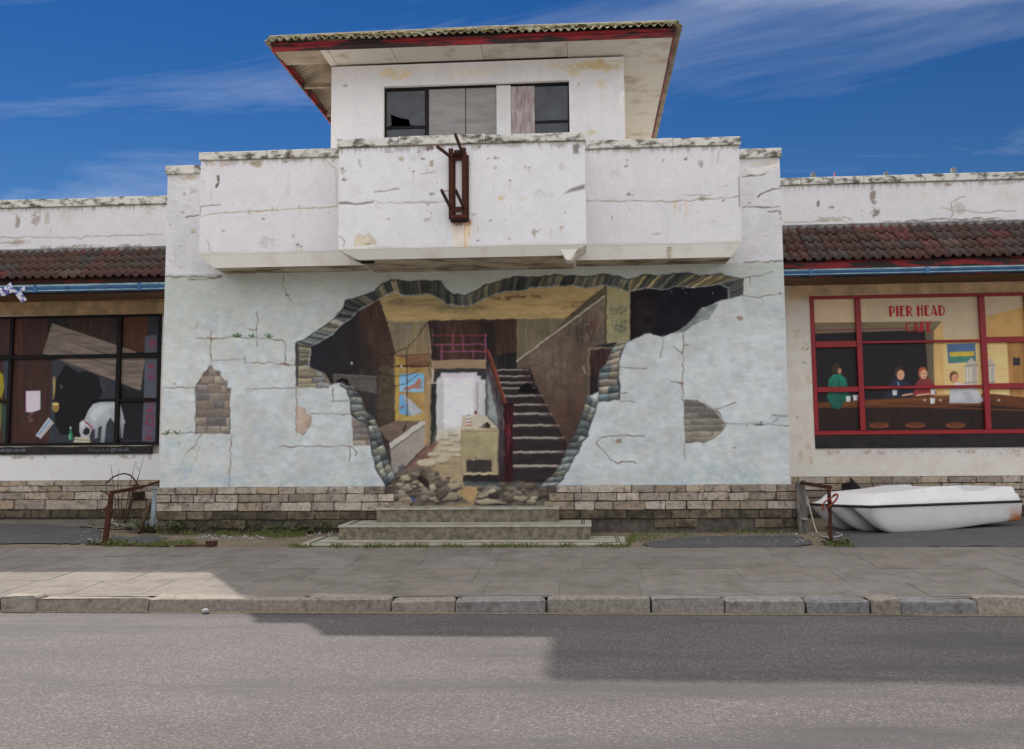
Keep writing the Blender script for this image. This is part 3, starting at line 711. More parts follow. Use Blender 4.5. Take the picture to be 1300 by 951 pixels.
    c.poly([(500, 603), (520, 594), (545, 594), (560, 606), (575, 622), (600, 640), (496, 645), (497, 618)], (98, 88, 76), soft=2, var=0.4)
    c.poly([(604, 632), (625, 616), (660, 610), (690, 614), (700, 645), (600, 645)], (90, 82, 74), soft=2, var=0.4)
    rubble(54, lambda r: (492 + 88 * r.rand() ** 1.0, 598 + 40 * r.rand()) if r.rand() < 0.5 else (512 + 45 * r.rand(), 600 + 36 * r.rand()), 5, 5.2)
    rubble(48, lambda r: (608 + 102 * r.rand(), 616 + 24 * r.rand()), 9, 4.8)
    c.poly([(528, 607), (537, 603), (544, 610), (546, 622), (538, 616)], (40, 30, 32), soft=1.2)
    for (P, b) in [([(566, 615), (584, 612), (586, 618), (573, 622)], (178, 164, 136)), ([(564, 628), (572, 625), (582, 627), (580, 635), (560, 636)], (158, 144, 118)), ([(604, 630), (628, 620), (630, 624), (612, 633)], (184, 168, 136)), ([(602, 636), (620, 633), (640, 639), (612, 641)], (188, 172, 140)), ([(552, 629), (566, 620), (568, 626), (558, 635)], (96, 84, 74)), ([(620, 627), (632, 626), (633, 632), (620, 632)], (70, 60, 56)), ([(652, 634), (663, 628), (672, 632), (664, 637)], (168, 156, 130))]:
        c.poly([(p[0] + 1, p[1] + 1.6) for p in P], (48, 40, 40), 0.9, 1.2); c.poly(P, b, 1, 0.8, 0.08, to=np.array(b) * 0.75)
    c.ell(524, 634, 2.2, 2.4, (44, 74, 150))
    P_room, D_room = c.C, c.D
    c.blot(430, 520, 60, 90, (38, 36, 40), 0.45, -0.3, soft=1.6); c.blot(480, 440, 30, 50, (52, 42, 40), 0.4, -0.2, soft=1.6)
    c.blot(560, 590, 40, 36, (186, 160, 122), 0.30, -0.2, soft=1.6); c.blot(735, 560, 26, 50, (48, 36, 34), 0.5, -0.2, soft=1.6)
    c.blot(755, 470, 20, 40, (58, 44, 40), 0.45, -0.2, soft=1.6); c.blot(690, 455, 30, 24, (134, 120, 100), 0.35, -0.2, soft=1.6); c.blot(515, 432, 24, 20, (150, 132, 104), 0.3, -0.2, soft=1.6)
    g_ = c.C.mean(-1, keepdims=True); c.C = (g_ + (c.C - g_) * 0.80) * 0.94      # the painter's muted palette
    c.C *= 1 + 0.05 * c.noise('brush')[..., None]
    P_room = c.C
    # keep the room only inside the opening
    m = np.zeros((c.H, c.W)); c.C = keepC; c.D = keepD
    gx, gy = np.meshgrid(np.arange(c.W), np.arange(c.H))
    P = c.uv(hole)
    d, ins = c._dist(gx, gy, P, True)
    m = np.clip(0.5 + np.where(ins, d, -d) / 1.4, 0, 1)[..., None]
    c.C = c.C * (1 - m) + P_room * m

    # --- broken stone edge ------------------------------------------------------------------------
    def resample(P, n):
        P = np.array(P, float); L = np.r_[0, np.cumsum(np.hypot(*np.diff(P, axis=0).T))]
        t = np.linspace(0, L[-1], n)
        return np.stack([np.interp(t, L, P[:, 0]), np.interp(t, L, P[:, 1])], 1)
    def ring(outer, inn, n, pal, seed, lean=0.0, sub=2, dark=(58, 60, 60)):
        r = np.random.RandomState(seed)
        c.poly(list(outer) + list(inn)[::-1], dark, soft=1)
        A, B = resample(outer, n * 4 + 1), resample(inn, n * 4 + 1)
        i = 0
        while i < n * 4:
            k = min(i + r.randint(2, 7), n * 4)
            sh = int(lean * 4)
            j0, j1 = np.clip(i + sh, 0, n * 4), np.clip(k + sh, 0, n * 4)
            b = np.array(pal[r.randint(len(pal))], float) * (0.8 + 0.4 * r.rand())
            q0, q1 = A[i] * 0.94 + B[j0] * 0.06, A[k] * 0.94 + B[j1] * 0.06
            g = 0.12 * (q1 - q0)
            P4 = [q0 + g, q1 - g, B[j1] - g * 0.6, B[j0] + g * 0.6]
            c.poly(P4, b * 0.92, .92, 1.0, 0.25, 'brush', to=b * .7)
            for _ in range(sub):
                t = 0.15 + 0.7 * r.rand()
                c.line([q0 + (q1 - q0) * t, B[j0] + (B[j1] - B[j0]) * t], 1.0, b * (1.28 if r.rand() < 0.55 else 0.55), 0.6, soft=.9)
            i = k
        c.line([tuple(p) for p in inn], 1.1, (156, 162, 164), 0.75, jit=0.4)
        c.line([tuple(p) for p in outer], 1.2, (44, 46, 50), 0.8, jit=0.4)
    palT = [(116, 112, 96), (86, 88, 84), (138, 130, 106), (70, 72, 72), (104, 104, 98)]
    palD = [(60, 62, 64), (84, 86, 84), (104, 102, 94), (50, 50, 56), (118, 110, 100)]
    palG = [(118, 124, 122), (96, 104, 104), (132, 130, 118), (84, 88, 90)]
    o_l = [(377, 434.6), (385, 432), (419.6, 409), (425, 403.5)]
    o_l2 = [(425, 403.5), (435.8, 389.6), (439, 381.5), (462, 374.6), (475, 370)]
    o_t1 = [(475, 370), (485, 359.6), (497, 355), (517.7, 357), (541, 355.7), (560, 357), (566, 366.5), (575, 373.5), (591.5, 375)]
    o_t2 = [(591.5, 375), (601, 370), (618, 361), (642, 354), (656, 351), (678.6, 352), (707, 349), (745, 351), (764.5, 348), (783.5, 350.7), (798, 355.5)]
    o_t3 = [(798, 355.5), (821.7, 348), (838, 350), (855, 347), (876.5, 346.7), (891, 350), (914.7, 347.6), (926.6, 350.7), (942.8, 354)]
    ring(o_l, inner[0:5], 13, palG, 11, 0.0); ring(o_l2, inner[4:8], 12, palD, 12, 0.3); ring(o_t1, inner[7:16], 20, palT, 13, -0.3)
    ring(o_t2, inner[15:27], 30, palT, 14, -1.2); ring(o_t3, inner[26:33], 20, [(128, 114, 84), (92, 92, 84), (150, 134, 98), (76, 80, 80)], 15, -2.0, 3)
    ring([(942.8, 354), (942.8, 364), (942.8, 375)], [(924, 366), (924.5, 372), (924.7, 379)], 6, palD, 16)
    c.poly([(418, 409), (424, 405), (437, 410), (432, 414)], (158, 150, 142), var=0.1)
    # left cheek and brick patch
    ring([(376, 436), (376, 464)], [(394.5, 440), (392.6, 465)], 7, [(128, 124, 108), (106, 104, 96), (146, 138, 118)], 17)
    c.poly([(375, 436), (379, 436), (380, 492), (376, 490)], (58, 56, 58), var=0.2)
    def bricks(P, rows, cols, pal, seed, mort=(92, 82, 76), y_of=None):
        r = np.random.RandomState(seed); a = np.array(P)
        x0, x1, y0, y1 = a[:, 0].min(), a[:, 0].max(), a[:, 1].min(), a[:, 1].max()
        save = c.C.copy(); c.poly(P, mort, soft=0.8, var=0.2); h = (y1 - y0) / rows
        for i in range(rows):
            x = x0 - r.rand() * 12
            while x < x1:
                w_ = (x1 - x0) / cols * (0.6 + 0.9 * r.rand()); b = np.array(pal[r.randint(len(pal))], float) * (0.85 + 0.3 * r.rand())
                yy = y0 + i * h + r.randn() * 0.5
                c.poly([(x + 0.9, yy + 0.8), (x + w_ - 0.6, yy + 0.5 + r.randn() * 0.4), (x + w_ - 0.9, yy + h - 0.8), (x + 0.6, yy + h - 1.0)], b, 0.95, 0.9, 0.22, 'brush', to=b * 0.8)
                c.line([(x + 1.2, yy + 1.3), (x + w_ - 1.4, yy + 1.0)], 0.8, b * 1.22, 0.5); x += w_
        gx, gy = np.meshgrid(np.arange(c.W), np.arange(c.H)); Q = c.uv(P)
        bx0, bx1, by0, by1 = c._box(Q, 20); s2 = (slice(by0, by1), slice(bx0, bx1))
        d, ins = c._dist(gx[s2] + 1.2 * c.noise('brush')[s2], gy[s2] + 1.2 * c.noise('mid')[s2], Q, True)
        mm = np.zeros((c.H, c.W)); mm[s2] = np.clip(0.5 + np.where(ins, d, -d) / 1.4, 0, 1)
        c.C = save * (1 - mm[..., None]) + c.C * mm[..., None]
    palB = [(142, 128, 116), (126, 112, 102), (150, 140, 128), (118, 112, 112), (136, 118, 104)]
    niche = [(249, 551), (248, 494), (253, 484), (258, 474), (267, 467), (277, 473), (286, 486), (291, 496), (291, 551)]
    bricks(niche, 8, 2.2, palB, 21, (100, 92, 92))
    for p in niche[1:-1]: c.blot(p[0], p[1], 4, 4, (84, 72, 66), 0.5)
    c.line(niche, 1.3, (74, 64, 62), 0.8, jit=0.6)
    bricks([(378, 492), (379, 464), (392, 466), (407, 473), (420, 487), (418, 493)], 4, 2, [(146, 138, 116), (130, 134, 134), (156, 146, 120)], 22)
    c.line([(393, 466), (408, 473), (421, 488)], 2.2, (112, 104, 92), 0.9, jit=0.6)
    bricks([(447, 530), (455, 531), (468, 540), (470, 566), (448, 566)], 5, 1.4, palB, 23, (110, 100, 94))
    bricks([(868, 508), (878, 508), (890, 512), (908, 522), (919, 537), (917, 547), (903, 556), (893, 562), (869, 563)], 7, 1.6, [(134, 128, 116), (116, 112, 108), (146, 138, 122)], 24, (88, 86, 86))
    c.line([(868, 508), (884, 509), (908, 521), (920, 538), (917, 548), (902, 558), (893, 563)], 1.5, (98, 88, 70), 0.85, jit=0.7)
    c.poly([(376, 516), (386, 518), (389, 525), (396, 530), (394, 540), (384, 552), (377, 548)], (164, 146, 132), soft=1, var=0.2, wob=1); c.line([(386, 518), (389, 525), (396, 530), (394, 540), (384, 552), (377, 548)], 1.0, (112, 90, 78), 0.7, jit=0.5)
    # stacked stones up both lower edges
    def stack(outer, inn, n, pal, seed, sq=1.0):
        r = np.random.RandomState(seed)
        c.poly(list(outer) + list(inn)[::-1], (50, 52, 58), soft=1)
        A, B = resample(outer, n + 1), resample(inn, n + 1)
        for i in range(n):
            for t0, t1 in ([(0.03, 0.5), (0.5, 0.98)] if r.rand() < 0.65 else [(0.03, 0.98)]):
                b = np.array(pal[r.randint(len(pal))], float) * (0.75 + 0.5 * r.rand())
                qa, qb = A[i] + (B[i] - A[i]) * t0, A[i] + (B[i] - A[i]) * t1
                qc, qd = A[i + 1] + (B[i + 1] - A[i + 1]) * t1, A[i + 1] + (B[i + 1] - A[i + 1]) * t0
                m_ = (qa + qb + qc + qd) / 4
                Q = [m_ + (q - m_) * (0.84 + 0.16 * r.rand()) for q in (qa, (qa + qb) / 2 + (qa - qd) * 0.06, qb, qc, qd)]
                c.poly(Q, b * 1.15, 1, 1.0, 0.2, 'brush', to=b * 0.5); c.line([Q[0] + (0.5, 1), Q[2] + (-0.5, 1)], 1.0, b * 1.35, 0.5)
        c.line([tuple(p) for p in outer], 1.3, (58, 62, 68), 0.8, jit=0.6)
    stack([(432, 489), (439.5, 494), (444, 504), (446, 528), (466, 538), (472, 570), (478, 597), (489.6, 617)], [(449, 490), (458.6, 504), (463.4, 523), (474, 529), (482.5, 549), (490, 573), (494.5, 590), (502, 606)], 15, palG, 31)
    stack([(803, 432), (793, 438), (789.5, 447), (786, 459), (784.7, 476), (787, 488), (786, 507)], [(783.5, 434), (776, 442.5), (771.6, 459), (762, 470), (758.5, 485.5), (759.7, 497), (758, 511)], 9, [(116, 122, 120), (136, 128, 110), (100, 112, 116), (142, 132, 120)], 32)
    stack([(760, 510), (751.7, 533), (745.5, 553), (739, 563), (732, 575), (722, 592.5), (714.8, 607), (704, 619)], [(746.8, 502.6), (740, 521), (732, 548), (723.4, 562), (717, 578), (708, 595), (700, 604), (680, 620)], 13, palG, 33)
    c.poly([(911, 385), (906, 397), (900, 405.6), (885, 410), (868, 422), (853, 424), (864.6, 418.7), (876.5, 408), (888, 393), (905, 386)], (112, 118, 116), soft=1, var=0.3, kind='brush')
    for k in range(12):
        t = k / 11; x = 905 - 42 * t; y = 390 + 30 * t; c.line([(x, y), (x - 6, y + 3 + rng.rand() * 3)], 1.2, [(70, 76, 78), (150, 152, 146)][k % 2], 0.6)
    c.line([(868, 422), (848, 428), (833, 427), (824, 423), (803, 432), (793, 438)], 1.3, (170, 176, 180), 0.7, jit=0.6)
    # cracks of the painted plaster
    for P in [[(248, 430), (268, 430), (297, 428.5), (340, 430)], [(268, 420), (268, 467)], [(326, 396), (326.5, 440)], [(316, 418), (326, 418)], [(340, 430), (357, 432), (363, 437), (361, 463)], [(270, 457.5), (300, 457), (311, 456)], [(311, 452), (311, 461)], [(311, 461), (345, 460), (378, 464)], [(352, 463), (376, 464.5)], [(205, 493), (236, 492), (248, 492)], [(312, 494), (345, 493.5), (378, 493)],
              [(376.5, 493), (376, 552)], [(294, 553), (291, 610), (290, 640)], [(205, 551), (250, 550)], [(355, 567), (400, 567), (445, 567)], [(394, 525), (440, 526), (446, 526)], [(423, 493), (423, 510)], [(420, 510), (443, 509)], [(446, 567), (452, 575), (451, 578)], [(444, 568), (443, 585)], [(256, 552), (248, 565), (239, 574)], [(360, 363), (362, 372), (370, 382)], [(360, 350), (359, 362)], [(250, 410), (249, 417)],
              [(867.5, 423), (867, 460), (866.5, 508)], [(855, 440), (862, 446), (867, 449)], [(841, 430), (842, 442), (838, 454)], [(852, 484), (866, 487)], [(869, 563), (869.5, 582)], [(786, 467), (822, 467)], [(786, 510), (806, 510)], [(908, 519), (920, 516), (934, 512)], [(920, 537), (950, 538), (985, 540), (1006, 540)], [(980, 538), (988, 530), (1005, 528)], [(980, 528), (1000, 529)],
              [(756, 563), (764, 555), (785, 553), (818, 554)], [(756, 563), (766, 572), (775, 583), (783, 587), (806, 587)], [(943, 353), (952, 352), (981, 345)], [(952, 352), (953, 361)], [(943, 376), (965, 378), (985, 375)], [(783, 507), (787, 500), (797, 499)], [(494, 350), (498, 355)]]:
        c.crack(P, 1.0, (98, 80, 72), .8)
    for (x, y, w_) in [(268, 430, 10), (866, 487, 4), (220, 487, 4), (990, 373, 3), (939, 404, 6), (786, 560, 6)]: c.blot(x, y, w_, w_ * 0.6, (116, 88, 72), 0.7, 0.1)
    for P in [[(262, 432), (264, 440)], [(266, 436), (267, 450)], [(444, 570), (444, 590)], [(238, 570), (226, 600)], [(256, 556), (246, 590)]]: c.line(P, 0.9, (140, 128, 118), 0.5)
    c.flecks(9, 215, 252, 225, 345, 3); c.flecks(9, 942, 994, 205, 335, 4); c.flecks(8, 208, 380, 360, 600, 5, .35); c.flecks(8, 800, 1000, 390, 600, 6, .35)
    # the hand of the painter: edges waver and strokes drag
    H, W = c.H, c.W
    wy = np.clip(np.arange(H)[:, None] + 0.8 * vnoise(H, W, 7, 7, 901) + 0.35 * vnoise(H, W, 2.5, 2.5, 902), 0, H - 1.001)
    wx = np.clip(np.arange(W)[None, :] + 0.8 * vnoise(H, W, 7, 7, 903) + 0.35 * vnoise(H, W, 2.5, 2.5, 904), 0, W - 1.001)
    iy, ix = wy.astype(int), wx.astype(int); fy, fx = (wy - iy)[..., None], (wx - ix)[..., None]
    c.C = (c.C[iy, ix] * (1 - fx) + c.C[iy, ix + 1] * fx) * (1 - fy) + (c.C[iy + 1, ix] * (1 - fx) + c.C[iy + 1, ix + 1] * fx) * fy
    c.C *= (1 + 0.035 * fbm(H, W, 3, 8, 905, 2))[..., None]
    # painted weeds
    r = np.random.RandomState(4)
    for (x, y, n) in [(302, 428, 14), (322, 428, 7), (341, 429, 8), (213, 551, 6), (226, 551, 4), (964, 540, 6)]:
        for k in range(n):
            a = -math.pi * (0.05 + 0.9 * r.rand()); L = 3 + 4 * r.rand()
            c.line([(x + r.randn() * 1.5, y), (x + L * math.cos(a) * 1.2, y + L * math.sin(a) * 0.8)], 1.1, [(62, 92, 66), (90, 116, 84), (46, 66, 50)][k % 3], 0.85)
    return c

# ------------------------------------------------------------------ the building
cafe = thing('cafe_building', 'derelict white rendered cafe with broken-wall mural, tiled wings and small tower', 'building', (0, YF, 0))

def zmean(a, b, Y): return (zat(*a, Y) + zat(*b, Y)) / 2

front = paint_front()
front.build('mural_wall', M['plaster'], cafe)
MB().box(XL + .002, XR - .002, YF + .014, 22.5, -0.1, Z_PIL - .01).build('block_wall', M['white_old'], cafe)

def copings(x0, x1, Y0, Y1, z0, h, name='coping_stone', seed=0, step=1.1):
    r = np.random.RandomState(seed); x = x0
    while x < x1 - .01:
        L = step * (0.75 + 0.5 * r.rand())
        if x + L > x1 - 0.35: L = x1 - x
        dz = r.randn() * 0.004
        MB().box(x + .002, x + L - .003, Y0 + r.randn() * .004, Y1, z0 + dz * .3, z0 + h + dz).build(name, M['coping'], cafe, bevel=0.008)
        x += L

# end piers with their copings
hp = 0.145
copings(XL - .03, xat(254, 215, YF), YF - .05, YF + .3, Z_PIL, hp, seed=1)
copings(xat(938, 195, YF), XR + .03, YF - .05, YF + .3, Z_PIL, hp, seed=2)

# --- parapet bays -------------------------------------------------------------------------------
ZB_T = zmean((340, 203), (840, 185.5), YB); ZB_TT = zmean((340, 192.5), (840, 175.5), YB); ZB_B = zmean((340, 323), (840, 309), YB)
ZC_T = zmean((435, 188), (740, 178), YC); ZC_TT = zmean((435, 178), (740, 167), YC); ZC_B = zmean((435, 319), (740, 308.5), YC)
xb0, xb1 = (xat(254, 260, YB)), xat(940, 250, YB)
xc0, xc1 = xat(430, 250, YC), xat(743.5, 250, YC)

def worn(c, seed, fringe=.38, specks=.22):
    r = np.random.RandomState(seed)
    b, m, g = c.noise('big')[..., None], c.noise('mid')[..., None], c.noise('grit')[..., None]
    c.C *= 1 + .035 * b + .03 * m + 0.02 * g
    warm = np.clip(b * 0.8 + m * .5 - .1, 0, 1) * .35
    c.C = c.C * (1 - warm) + np.array((182, 172, 158)) * warm
    H = c.H
    # lichen bleeding down from the top edge, grime along the lower edge
    t = np.linspace(1, 0, H)[:, None]
    e = np.clip(1 - t * H * c.dz / 0.16 + 1.2 * c.noise('v'), 0, 1) * np.clip(1 - t * H * c.dz / 0.35, 0, 1)
    w = (np.clip((e - .45) * 2, 0, 1) * fringe)[..., None]
    c.C = c.C * (1 - w) + np.array((104, 94, 84)) * w
    ln = np.clip(1 - (1 - np.linspace(0, 1, H)[:, None]) * H * c.dz / 0.022 + .5 * c.noise('hh'), 0, 1)[..., None] * (.75 if fringe else 0)
    c.C = c.C * (1 - ln) + np.array((116, 98, 76)) * ln
    lo_ = (np.clip(1 - np.linspace(0, 1, H)[:, None] * H * c.dz / 0.05 + .9 * c.noise('h'), 0, 1) * .30)[..., None]
    c.C = c.C * (1 - lo_) + np.array((150, 134, 108)) * lo_
    stk = (np.clip(c.noise('v') * 1.6 - .25, 0, 1) * np.clip(c.noise('big') + .25, 0, 1) * .30)[..., None]
    c.C = c.C * (1 - stk) + np.array((160, 156, 152)) * stk
    sp = np.clip((c.noise('fine') - .42) * 6, 0, 1)[..., None] * np.clip(m * 2, 0, 1) * specks
    c.C = c.C * (1 - sp) + np.array((120, 112, 106)) * sp

cl = Canvas(YB, xb0, xc0 + .05, ZB_B, ZB_T, .0145, (192, 190, 195), 5)
worn(cl, 1)
cl.crack([(243, 275), (262, 273), (300, 269), (345, 267), (390, 264.5), (430, 263)], 1.0, (150, 128, 104))
cl.crack([(254, 272), (254, 262), (268, 261), (280, 260)], 1.0, (130, 116, 104)); cl.crack([(275, 237), (277, 230), (277, 224)], 2.4, (84, 72, 62))
for (x, y, rx, ry, q, a) in [(326, 207, 8, 7, (150, 140, 120), .9), (280, 208, 16, 6, (166, 148, 126), .6), (338, 308, 14, 9, (160, 154, 150), .6), (365, 243, 5, 12, (172, 168, 166), .5), (367, 204, 10, 4, (110, 96, 84), .6), (316, 272, 3, 8, (140, 132, 126), .5), (373, 299, 3, 5, (150, 130, 108), .7), (414, 214, 4, 14, (176, 168, 156), .5)]: cl.blot(x, y, rx, ry, q, a, .1)
cl.crack([(263, 305), (266, 318), (275, 324)], .9, (150, 140, 130)); cl.crack([(415, 204), (420, 211), (427, 216), (427, 262)], 1.0, (160, 148, 130))
cl.poly([(315, 206), (332, 205), (332, 214), (327, 213)], (142, 134, 116), .9, 1, .2, wob=2, depth=.006)
cl.flecks(10, 256, 428, 206, 320, 11)
cl.build('parapet_face', M['plaster'], cafe)
cr = Canvas(YB, xc1 - .05, xb1, ZB_B, ZB_T, .0145, (190, 188, 193), 6)
worn(cr, 2)
cr.crack([(745, 255), (800, 255), (860, 256), (895, 253), (915, 252), (938, 249)], 1.2, (128, 112, 98)); cr.crack([(868, 247), (890, 248), (905, 247)], 1, (150, 140, 130))
for (x, y, rx, ry, q, a) in [(800, 247, 9, 6, (112, 106, 102), .9), (891, 252, 5, 4, (120, 114, 110), .7), (796, 203, 3, 3, (70, 60, 54), .9), (842, 203, 4, 3, (96, 84, 74), .8), (870, 201, 4, 3, (96, 84, 74), .8), (890, 208, 4, 8, (130, 124, 120), .7), (914, 239, 5, 4, (110, 104, 98), .8), (920, 236, 8, 2, (132, 120, 108), .6), (783, 220, 8, 10, (166, 164, 166), .5), (820, 244, 12, 8, (158, 154, 150), .5), (905, 281, 9, 2, (140, 134, 130), .6), (835, 297, 8, 2, (150, 144, 136), .6), (865, 190, 16, 4, (150, 140, 130), .6)]: cr.blot(x, y, rx, ry, q, a, .1)
cr.crack([(916, 186), (912, 196), (911, 207)], 1, (150, 142, 134)); cr.drip(857, 256, 274, 1.2, (186, 150, 96), .7); cr.drip(871, 256, 282, 1.2, (186, 150, 96), .7)
cr.line([(938, 225), (939, 262)], 1.6, (110, 98, 88), .7)
cr.flecks(10, 748, 936, 188, 306, 12)
cr.build('parapet_face', M['plaster'], cafe)
cc = Canvas(YC, xc0, xc1, ZC_B, ZC_T, .0145, (195, 194, 199), 8)
worn(cc, 3)
cc.crack([(431, 258), (450, 259), (475, 257), (500, 257), (540, 258), (568, 256)], 1.5, (150, 144, 140)); cc.crack([(431, 258), (452, 259), (474, 257)], 1.6, (104, 98, 96))
cc.crack([(475, 244), (490, 242), (506, 240)], 1.4, (124, 108, 98)); cc.crack([(490, 193), (512, 191)], 1.1, (140, 126, 116)); cc.crack([(536, 221), (552, 219)], 1.1, (150, 140, 132))
for (x, y, rx, ry, q, a) in [(458, 203, 4, 11, (128, 124, 130), .8), (436, 215, 5, 12, (150, 148, 152), .7), (510, 201, 5, 5, (150, 136, 122), .8), (545, 188, 6, 4, (90, 80, 74), .9), (548, 207, 4, 5, (134, 120, 104), .8), (528, 198, 10, 8, (170, 168, 172), .6), (549, 246, 5, 4, (120, 118, 120), .8), (545, 278, 8, 5, (146, 138, 128), .7), (540, 235, 14, 10, (186, 182, 178), .5),
                          (630, 200, 4, 3, (120, 100, 86), .8), (620, 201, 4, 3, (130, 110, 96), .8), (629, 214, 4, 5, (150, 140, 132), .7), (635, 251, 6, 4, (176, 152, 122), .7), (690, 247, 12, 8, (156, 154, 158), .7), (732, 189, 6, 9, (112, 106, 104), .9), (713, 185, 6, 5, (146, 140, 136), .7), (714, 211, 5, 6, (168, 164, 164), .6), (668, 252, 16, 3, (186, 176, 164), .6), (678, 295, 3, 6, (140, 130, 122), .8), (645, 185, 10, 4, (150, 146, 144), .6), (495, 278, 4, 3, (150, 140, 124), .6), (450, 243, 12, 14, (184, 180, 180), .5), (470, 290, 10, 8, (188, 186, 190), .5)]: cc.blot(x, y, rx, ry, q, a, .08)
cc.poly([(716, 246), (724, 240), (738, 235), (743, 234), (742, 240), (728, 243)], (112, 108, 108), .85, 1.2, .2)
cc.poly([(449, 313), (451, 301), (456, 297), (462, 300), (468, 298), (476, 305), (477, 311)], (182, 172, 154), .95, 1, .12, wob=1.5, depth=.008)
cc.poly([(676, 295), (688, 290), (680, 297), (679, 303)], (150, 140, 130), .7)
for (x, y0, y1, w_) in [(590.5, 283, 313, 1.6), (595.5, 283, 300, 1.6)]: cc.line([(x, y0), (x, y1)], w_, (176, 112, 58), .9); cc.line([(x + .8, y0), (x, y1)], w_ * .8, (196, 140, 84), .6)
cc.poly([(575, 286), (583, 286), (582, 312), (577, 312)], (206, 188, 160), .7, 3); cc.poly([(584, 286), (598, 284), (597, 312), (586, 313)], (206, 190, 166), .6, 3)
cc.blot(586, 282, 15, 6, (120, 70, 40), .6, 0)
cc.crack([(430, 300), (437, 307), (436, 313)], 1, (120, 112, 104))
cc.flecks(16, 434, 740, 182, 310, 13); cc.flecks(9, 520, 566, 190, 280, 14)
cc.build('parapet_face', M['plaster'], cafe)
e = .012
MB().box(xb0, xc0 + .05, YB + e, YF + .004, ZB_B, ZB_T).build('parapet_bay', M['white_old'], cafe)
MB().box(xc1 - .05, xb1, YB + e, YF + .004, ZB_B, ZB_T).build('parapet_bay', M['white_old'], cafe)
MB().box(xc0, xc1, YC + e, YF + .003, ZC_B + .002, ZC_T).build('parapet_bay', M['white_old'], cafe)
copings(xb0 - .03, xc0 - .01, YB - .04, YB + .3, ZB_T + .001, ZB_TT - ZB_T, seed=3)
copings(xc1 + .01, xb1 + .03, YB - .04, YB + .3, ZB_T + .001, ZB_TT - ZB_T, seed=4)
copings(xc0 - .03, xc1 + .02, YC - .04, YC + .32, ZC_T + .001, ZC_TT - ZC_T, seed=5)

# sloping corbels under the bays
def corbel(x0, x1, Y0, z0, X0, X1, Y1, z1, name, mat):
    MB().hexa([(X0, Y1, z1), (X1, Y1, z1), (X1, YF + .002, z1), (X0, YF + .002, z1)], [(x0, Y0, z0), (x1, Y0, z0), (x1, YF + .002, z0), (x0, YF + .002, z0)]).build(name, mat, cafe)
ZB_C = zmean((340, 341), (850, 326), 15.46); ZB_U = zmean((340, 347), (850, 335), 15.96)
ZC_C = zmean((454, 331), (713, 323.5), 14.83); ZC_U = zmean((498, 342), (708, 337), 15.9)
corbel(xb0 + .002, xb1 - .002, YB + .003, ZB_B - .001, xat(272, 342, 15.46), xat(928, 325, 15.46), 15.46, ZB_C, 'corbel', M['white_old'])
corbel(xat(272, 342, 15.46), xat(928, 325, 15.46), 15.46, ZB_C - .001, xat(285, 348, 15.96), xat(920, 334, 15.96), 15.96, ZB_U, 'corbel_underside', M['under'])
corbel(xc0 + .002, xc1 - .002, YC + .003, ZC_B - .001, xat(455, 331, 14.83), xat(727, 324, 14.83), 14.83, ZC_C, 'corbel', M['white_old'])
corbel(xat(455, 331, 14.83), xat(727, 324, 14.83), 14.83, ZC_C - .001, xat(470, 341, 15.9), xat(722, 337, 15.9), 15.9, ZC_U, 'corbel_underside', M['under'])
# gusset at the right end of the centre corbel, and a cracked joint in the right-hand one
gx = xat(722, 315, YC + .05); gz1, gz0 = ZC_B - .002, zat(728, 333, YC + .08)
MB().prism([(gx - .16, gz1 - .01), (xc1 - .01, gz1 - .01), (gx + .03, gz0 + .02), (gx - .04, gz0 + .03)], .30, YC + .035).build('gusset', M['white_old'], cafe, bevel=.006)
MB().prism([(gx + .16, gz1 - .03), (xc1 - .015, gz1 - .012), (gx + .045, gz0 + .02), (gx + .015, gz0 + .022)], .02, YC + .027).build('cracked_edge', M['under'], cafe)
jx = xat(850, 318, YB)
MB().prism([(jx - .045, ZB_B - .004), (jx + .03, ZB_B - .004), (jx + .012, ZB_C + .005), (jx - .006, ZB_C + .005)], .03, YB + .012).build('cracked_joint', M['under'], cafe)
# dark block as the shade of a broken-out hole, left on the centre corbel
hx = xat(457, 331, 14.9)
MB().prism([(hx - .10, ZC_C + .03), (hx + .22, ZC_C + .028), (hx + .20, ZC_C - .03), (hx + .02, ZC_C - .035)], .05, 14.93).build('hole_shade', M['dark_in'], cafe)

# --- tower ---------------------------------------------------------------------------------------
xt0, xt1 = xat(420.5, 130, YT), xat(793, 130, YT)
ZT_S = zmean((424, 84.5), (790, 72.5), YT)           # soffit level
ZT_0 = Z_PIL - .2
tw0, tw1 = xat(487, 140, YT), xat(723, 140, YT)
ZW_T = zmean((487, 109), (723, 102), YT); ZW_B = zmean((490, 180), (720, 168), YT) - .05
ct = Canvas(YT, xt0, xt1, ZT_0, ZT_S, .0145, (190, 188, 192), 9)
worn(ct, 5, 0.0, .1)
for (x, y, rx, ry, q, a) in [(502, 94, 26, 11, (186, 170, 138), .8), (742, 82, 50, 10, (178, 162, 128), .85), (770, 84, 24, 12, (172, 156, 122), .7), (766, 104, 12, 10, (184, 170, 140), .6), (728, 92, 10, 8, (180, 164, 134), .6), (765, 125, 4, 4, (182, 164, 132), .6), (600, 92, 60, 7, (190, 182, 164), .5), (752, 168, 8, 5, (170, 160, 124), .6), (790, 120, 4, 40, (206, 202, 200), .6)]: ct.blot(x, y, rx, ry, q, a, .05)
ct.flecks(5, 424, 790, 90, 180, 15, .5)
ct.build('tower_wall', M['plaster'], cafe, holes=[(tw0, tw1, ZW_B, ZW_T)])
t_ = .24
